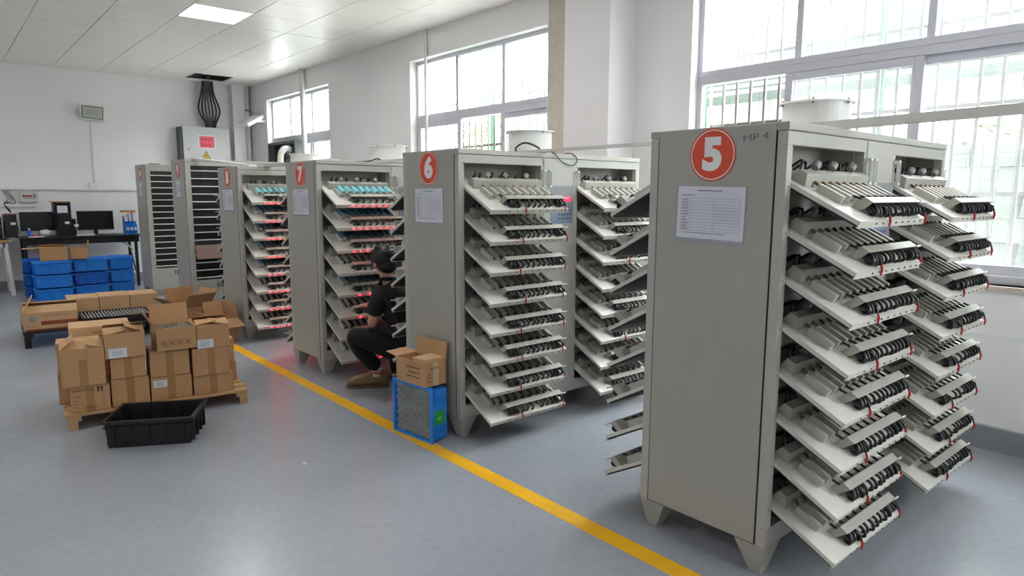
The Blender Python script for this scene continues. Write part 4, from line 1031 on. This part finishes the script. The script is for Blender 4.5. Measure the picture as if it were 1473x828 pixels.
o = link('small_carton', MB().box(-.09,.09,-.12,.12,0,.035).mesh('small_carton','carton'), None, (2.455,12.50,DT+.343)); bevel(o,.003); tag(o, 'flat brown carton lying on the blue magazine files', 'box')
# table at far left
tb = empty('side_table', (.20,12.12,0), label='white legged table at the left edge of the picture', cat='table')
part('table_top', MB().box(-1.0,.66,0,.6,.775,.81), tb, 'timber', bev=.003)
for x, s_ in ((.58, 1), (-.92, -1)):
    for y in (.05, .55): part('leg', MB().hexa([(x+s_*.05-.025,y-.02,0),(x+s_*.05+.025,y-.02,0),(x+s_*.05+.025,y+.02,0),(x+s_*.05-.025,y+.02,0),(x-.025,y-.02,.775),(x+.025,y-.02,.775),(x+.025,y+.02,.775),(x-.025,y+.02,.775)]), tb, 'table_white')
part('rail', MB().box(-.92,.58,.03,.05,.70,.775), tb, 'table_white')
tower(.905-.02,12.50,.15,.34,'black computer tower at the left end, topped with red papers', z=.836)
tower(.70,12.50,.15,.33,'black computer tower on the white legged table', z=.811)
o = link('red_papers', MB().use('ink_rust').box(-.07,.09,-.08,.08,0,.012).use('paper').box(-.05,.06,-.06,.07,.012,.02).mesh('red_papers'), None, (.90,12.42,1.178)); tag(o, 'reddish papers on the left computer tower', 'papers')
for i in range(3):
    o = link('hanging_cable', MB().tube(smooth_path([(.86+i*.03,12.86,1.52),(.92+i*.04,12.80,1.40-.03*i),(.86,12.80,1.32),(.93+i*.02,12.76,1.20-.05*i),(.95+i*.03,12.72,.86)],5), .006, 6).mesh('hanging_cable','cable_black')); tag(o, '%s of the dark cables hanging on the back wall above the table' % ('left','middle','right')[i], 'cable', 'cables hanging by the breaker box')

# ------------------------------------------------------------------ the crouching person
def skin_obj(name, verts, edges, radii, root, matn, parent, sub=2, smooth=True):
    me = bpy.data.meshes.new(name); me.from_pydata([Vector(v) for v in verts], edges, []); me.update()
    o = bpy.data.objects.new(name, me); col.objects.link(o)
    o.modifiers.new('skin', 'SKIN')
    for i, r in enumerate(radii):
        sv = me.skin_vertices[0].data[i]; rr = r if isinstance(r, tuple) else (r, r); sv.radius = rr; sv.use_root = (i == root)
    o.modifiers['skin'].use_smooth_shade = True
    s = o.modifiers.new('sub', 'SUBSURF'); s.levels = sub; s.render_levels = sub
    dg = bpy.context.evaluated_depsgraph_get()
    m2 = bpy.data.meshes.new_from_object(o.evaluated_get(dg)); m2.name = name
    bpy.data.objects.remove(o)
    m2.materials.clear(); m2.materials.append(M[matn])
    for p in m2.polygons: p.use_smooth = True; p.material_index = 0
    return link(name, m2, parent)
PO = Vector((2.78, 4.33, 0))
person = empty('person', PO, label='person in black shirt and trousers crouching before the red-lit trays', cat='person')
def L_(x, y, z): return Vector((x, y, z))-PO
pel = L_(2.76,4.34,.30); sp1 = L_(2.725,4.345,.47); ch = L_(2.665,4.365,.69); nb = L_(2.585,4.425,.845); nk = L_(2.567,4.437,.90); hd = L_(2.552,4.45,.975); ht = L_(2.55,4.452,1.05)
shl = L_(2.455,4.35,.79); ell = L_(2.425,4.42,.525); wrl = L_(2.60,4.61,.56); pml = L_(2.63,4.67,.57)
shr = L_(2.72,4.53,.79); elr = L_(2.80,4.66,.57); wrr = L_(2.66,4.76,.60); pmr = L_(2.62,4.79,.61)
hl = L_(2.68,4.32,.285); kl = L_(2.31,4.53,.455); al = L_(2.545,4.555,.10); tl = L_(2.39,4.655,.035); hel = L_(2.58,4.54,.04)
hr = L_(2.83,4.44,.285); kr = L_(2.66,4.80,.44); ar = L_(2.83,4.62,.10); tr_ = L_(2.72,4.76,.035)
V = [pel,sp1,ch,nb,nk,hd,ht, shl,ell,wrl,pml, shr,elr,wrr,pmr, hl,kl,al, hr,kr,ar]
Ed = [(0,1),(1,2),(2,3),(3,4),(4,5),(5,6),(2,7),(7,8),(8,9),(9,10),(2,11),(11,12),(12,13),(13,14),(0,15),(15,16),(16,17),(0,18),(18,19),(19,20)]
Rd = [.10,.10,.10,.058,.050,.082,.068, .050,.036,.025,.030, .046,.036,.025,.030, .085,.055,.035, .085,.055,.035]
def fingers(V, Ed, Rd, palm, ipalm, fwd, side):
    fwd = fwd.normalized(); side = (side-fwd*side.dot(fwd)).normalized(); dn = Vector((0,0,-1))
    for k, (o_, ln) in enumerate(((-.027,.070),(-.009,.080),(.009,.076),(.026,.060))):
        a = palm+side*o_+fwd*.03; b = a+fwd*ln*.5+dn*.008; c = b+fwd*ln*.35+dn*.022
        i = len(V); V += [a,b,c]; Rd += [.0095,.0085,.0075]; Ed += [(ipalm,i),(i,i+1),(i+1,i+2)]
    a = palm-side*.034-fwd*.01; b = a-side*.014+fwd*.028+dn*.006; c = b+fwd*.024+side*.006
    i = len(V); V += [a,b,c]; Rd += [.011,.0095,.0085]; Ed += [(ipalm,i),(i,i+1),(i+1,i+2)]
fingers(V,Ed,Rd,pml,10,pml-wrl,Vector((1,0,0)))
fingers(V,Ed,Rd,pmr,14,pmr-wrr,Vector((.6,.8,0)))
body = skin_obj('body', V, Ed, Rd, 0, 'skin', person)
# face details: nose, ears
fd = Vector((-.25,.97,0)).normalized(); sd = Vector((fd.y,-fd.x,0))
hc = hd+Vector((0,0,.025))
for s_ in (1,-1):
    part('ear', MB().ball(hc+sd*(s_*.080)-Vector((0,0,.012)), .012,.020,.030,10,8), person, 'skin')
fc = MB().use('skin').ball(hc+fd*.088-Vector((0,0,.018)), .014,.018,.022,10,8)
fc.use('ink_rust').ball(hc+fd*.080-Vector((0,0,.055)), .022,.010,.008,10,6)
fc.use('cable_black')
for s_ in (1,-1): fc.ball(hc+fd*.078+sd*(s_*.032)+Vector((0,0,.008)), .012,.010,.008,10,6)
part('face', fc, person)
rnd = random.Random(9)
hm = MB().use('hair')
hcn = hc+Vector((.004,-.010,.022))
hm.ball(hcn, .098,.102,.100,28,20,lambda p,a: 1+.025*math.sin(9*a+4*p)*math.sin(7*p)+.02*math.sin(17*a))
hm.ball(hcn-fd*.030-Vector((0,0,.048)), .080,.078,.070,22,14,lambda p,a: 1+.03*math.sin(11*a+3*p))
for k in range(150):
    u = Vector((rnd.gauss(0,1),rnd.gauss(0,1),abs(rnd.gauss(.5,.8)))).normalized(); p = hcn+Vector((u.x*.094,u.y*.098,u.z*.094)); q = p+u*.005+Vector((rnd.uniform(-.02,.02),rnd.uniform(-.02,.02),rnd.uniform(-.014,.004)))
    hm.tube([p,(p+q)/2+u*.004,q],[.006,.004,.001],4)
part('hair', hm, person)
# shirt: torso and short sleeves
sv = [pel+Vector((0,0,.06)), sp1, ch, nb-Vector((0,0,.015)), shl+Vector((.02,.01,.0)), shl*.42+ell*.58, shl*.28+ell*.72, shr+Vector((0,0,.005)), shr*.28+elr*.72]
se = [(0,1),(1,2),(2,3),(2,4),(4,5),(5,6),(2,7),(7,8)]
sr = [.158,.162,.172,.096,.082,.064,.061,.105,.075]
skin_obj('shirt', sv, se, sr, 1, 'cloth_black', person)
part('collar', MB().tube([nb+Vector((.064*math.cos(a),.064*math.sin(a),.012-.012*math.sin(a+.6))) for a in [2*math.pi*i/16 for i in range(17)]], .014, 8), person, 'cloth_black')
tv = [pel, hl, hl*.5+kl*.5+Vector((0,0,.01)), kl, kl*.5+al*.5, al+Vector((0,0,.045)), hr, hr*.5+kr*.5, kr, kr*.5+ar*.5, ar+Vector((0,0,.045))]
te = [(0,1),(1,2),(2,3),(3,4),(4,5),(0,6),(6,7),(7,8),(8,9),(9,10)]
skin_obj('trousers', tv, te, [.15,.115,.095,.078,.068,.058,.115,.095,.078,.068,.058], 0, 'trouser_black', person)
def shoe(heel, toe):
    d = (toe-heel); d.z = 0; ln = d.length; a = math.atan2(d.y, d.x)
    m = MB().use('suede'); prof = [(-.040,.0,.030,.085),(-.02,.0,.042,.115),(.03,.0,.046,.122),(.075,.0,.046,.115),(.12,.0,.047,.095),(.17,.0,.052,.080),(.22,.0,.050,.066),(.255,.0,.038,.050),(.274,.0,.014,.034)]
    n = 14; vs = []
    for (x,_,w,h) in prof:
        for i in range(n):
            t = 2*math.pi*i/n; c_, s_ = math.cos(t), math.sin(t)
            vs.append((x, w*math.copysign(abs(c_)**.7,c_), .018+h*.5+h*.5*math.copysign(abs(s_)**.75,s_)))
    fs = [(j*n+i,j*n+(i+1)%n,(j+1)*n+(i+1)%n,(j+1)*n+i) for j in range(len(prof)-1) for i in range(n)]+[tuple(range(n-1,-1,-1)),tuple(range((len(prof)-1)*n,len(prof)*n))]
    m._add(vs, fs, True)
    m.use('sole'); sl = [(-.042,.030),(-.02,.040),(.05,.044),(.12,.048),(.18,.054),(.235,.050),(.27,.030),(.282,.0)]
    ring = [(x,w) for x,w in sl]+[(x,-w) for x,w in reversed(sl[:-1])]
    k = len(ring); m._add([(x,y,0) for x,y in ring]+[(x,y,.024) for x,y in ring], [tuple(range(k)),tuple(range(2*k-1,k-1,-1))]+[(i,(i+1)%k,(i+1)%k+k,i+k) for i in range(k)])
    h0 = Vector((heel.x,heel.y,-PO.z)); h0.z = 0.001
    return part('shoe', m, person, loc=h0, rot=(0,0,a))
shoe(hel, tl); shoe(L_(2.85,4.58,.04), tr_)
part('sock', MB().cyl(al+Vector((-.01,0,-.01)), al+Vector((-.005,.0,.06)), .045, .042, 14), person, 'sock', label='pale patterned sock')
part('sock_print', MB().cyl(al+Vector((-.01,0,.012)), al+Vector((-.009,.0,.024)), .0455, .0453, 14).cyl(al+Vector((-.008,0,.034)), al+Vector((-.007,.0,.040)), .0447, .0445, 14), person, 'ink_red')
st = empty('low_stool', (2.80,4.36,0), label='low dark stool under the crouching person', cat='stool')
part('seat', MB().box(-.14,.14,-.12,.12,.135,.155), st, 'black_plastic', bev=.006)
for x in (-.12,.12):
    for y in (-.10,.10): part('leg', MB().box(x-.015,x+.015,y-.015,y+.015,0,.135), st, 'black_plastic')
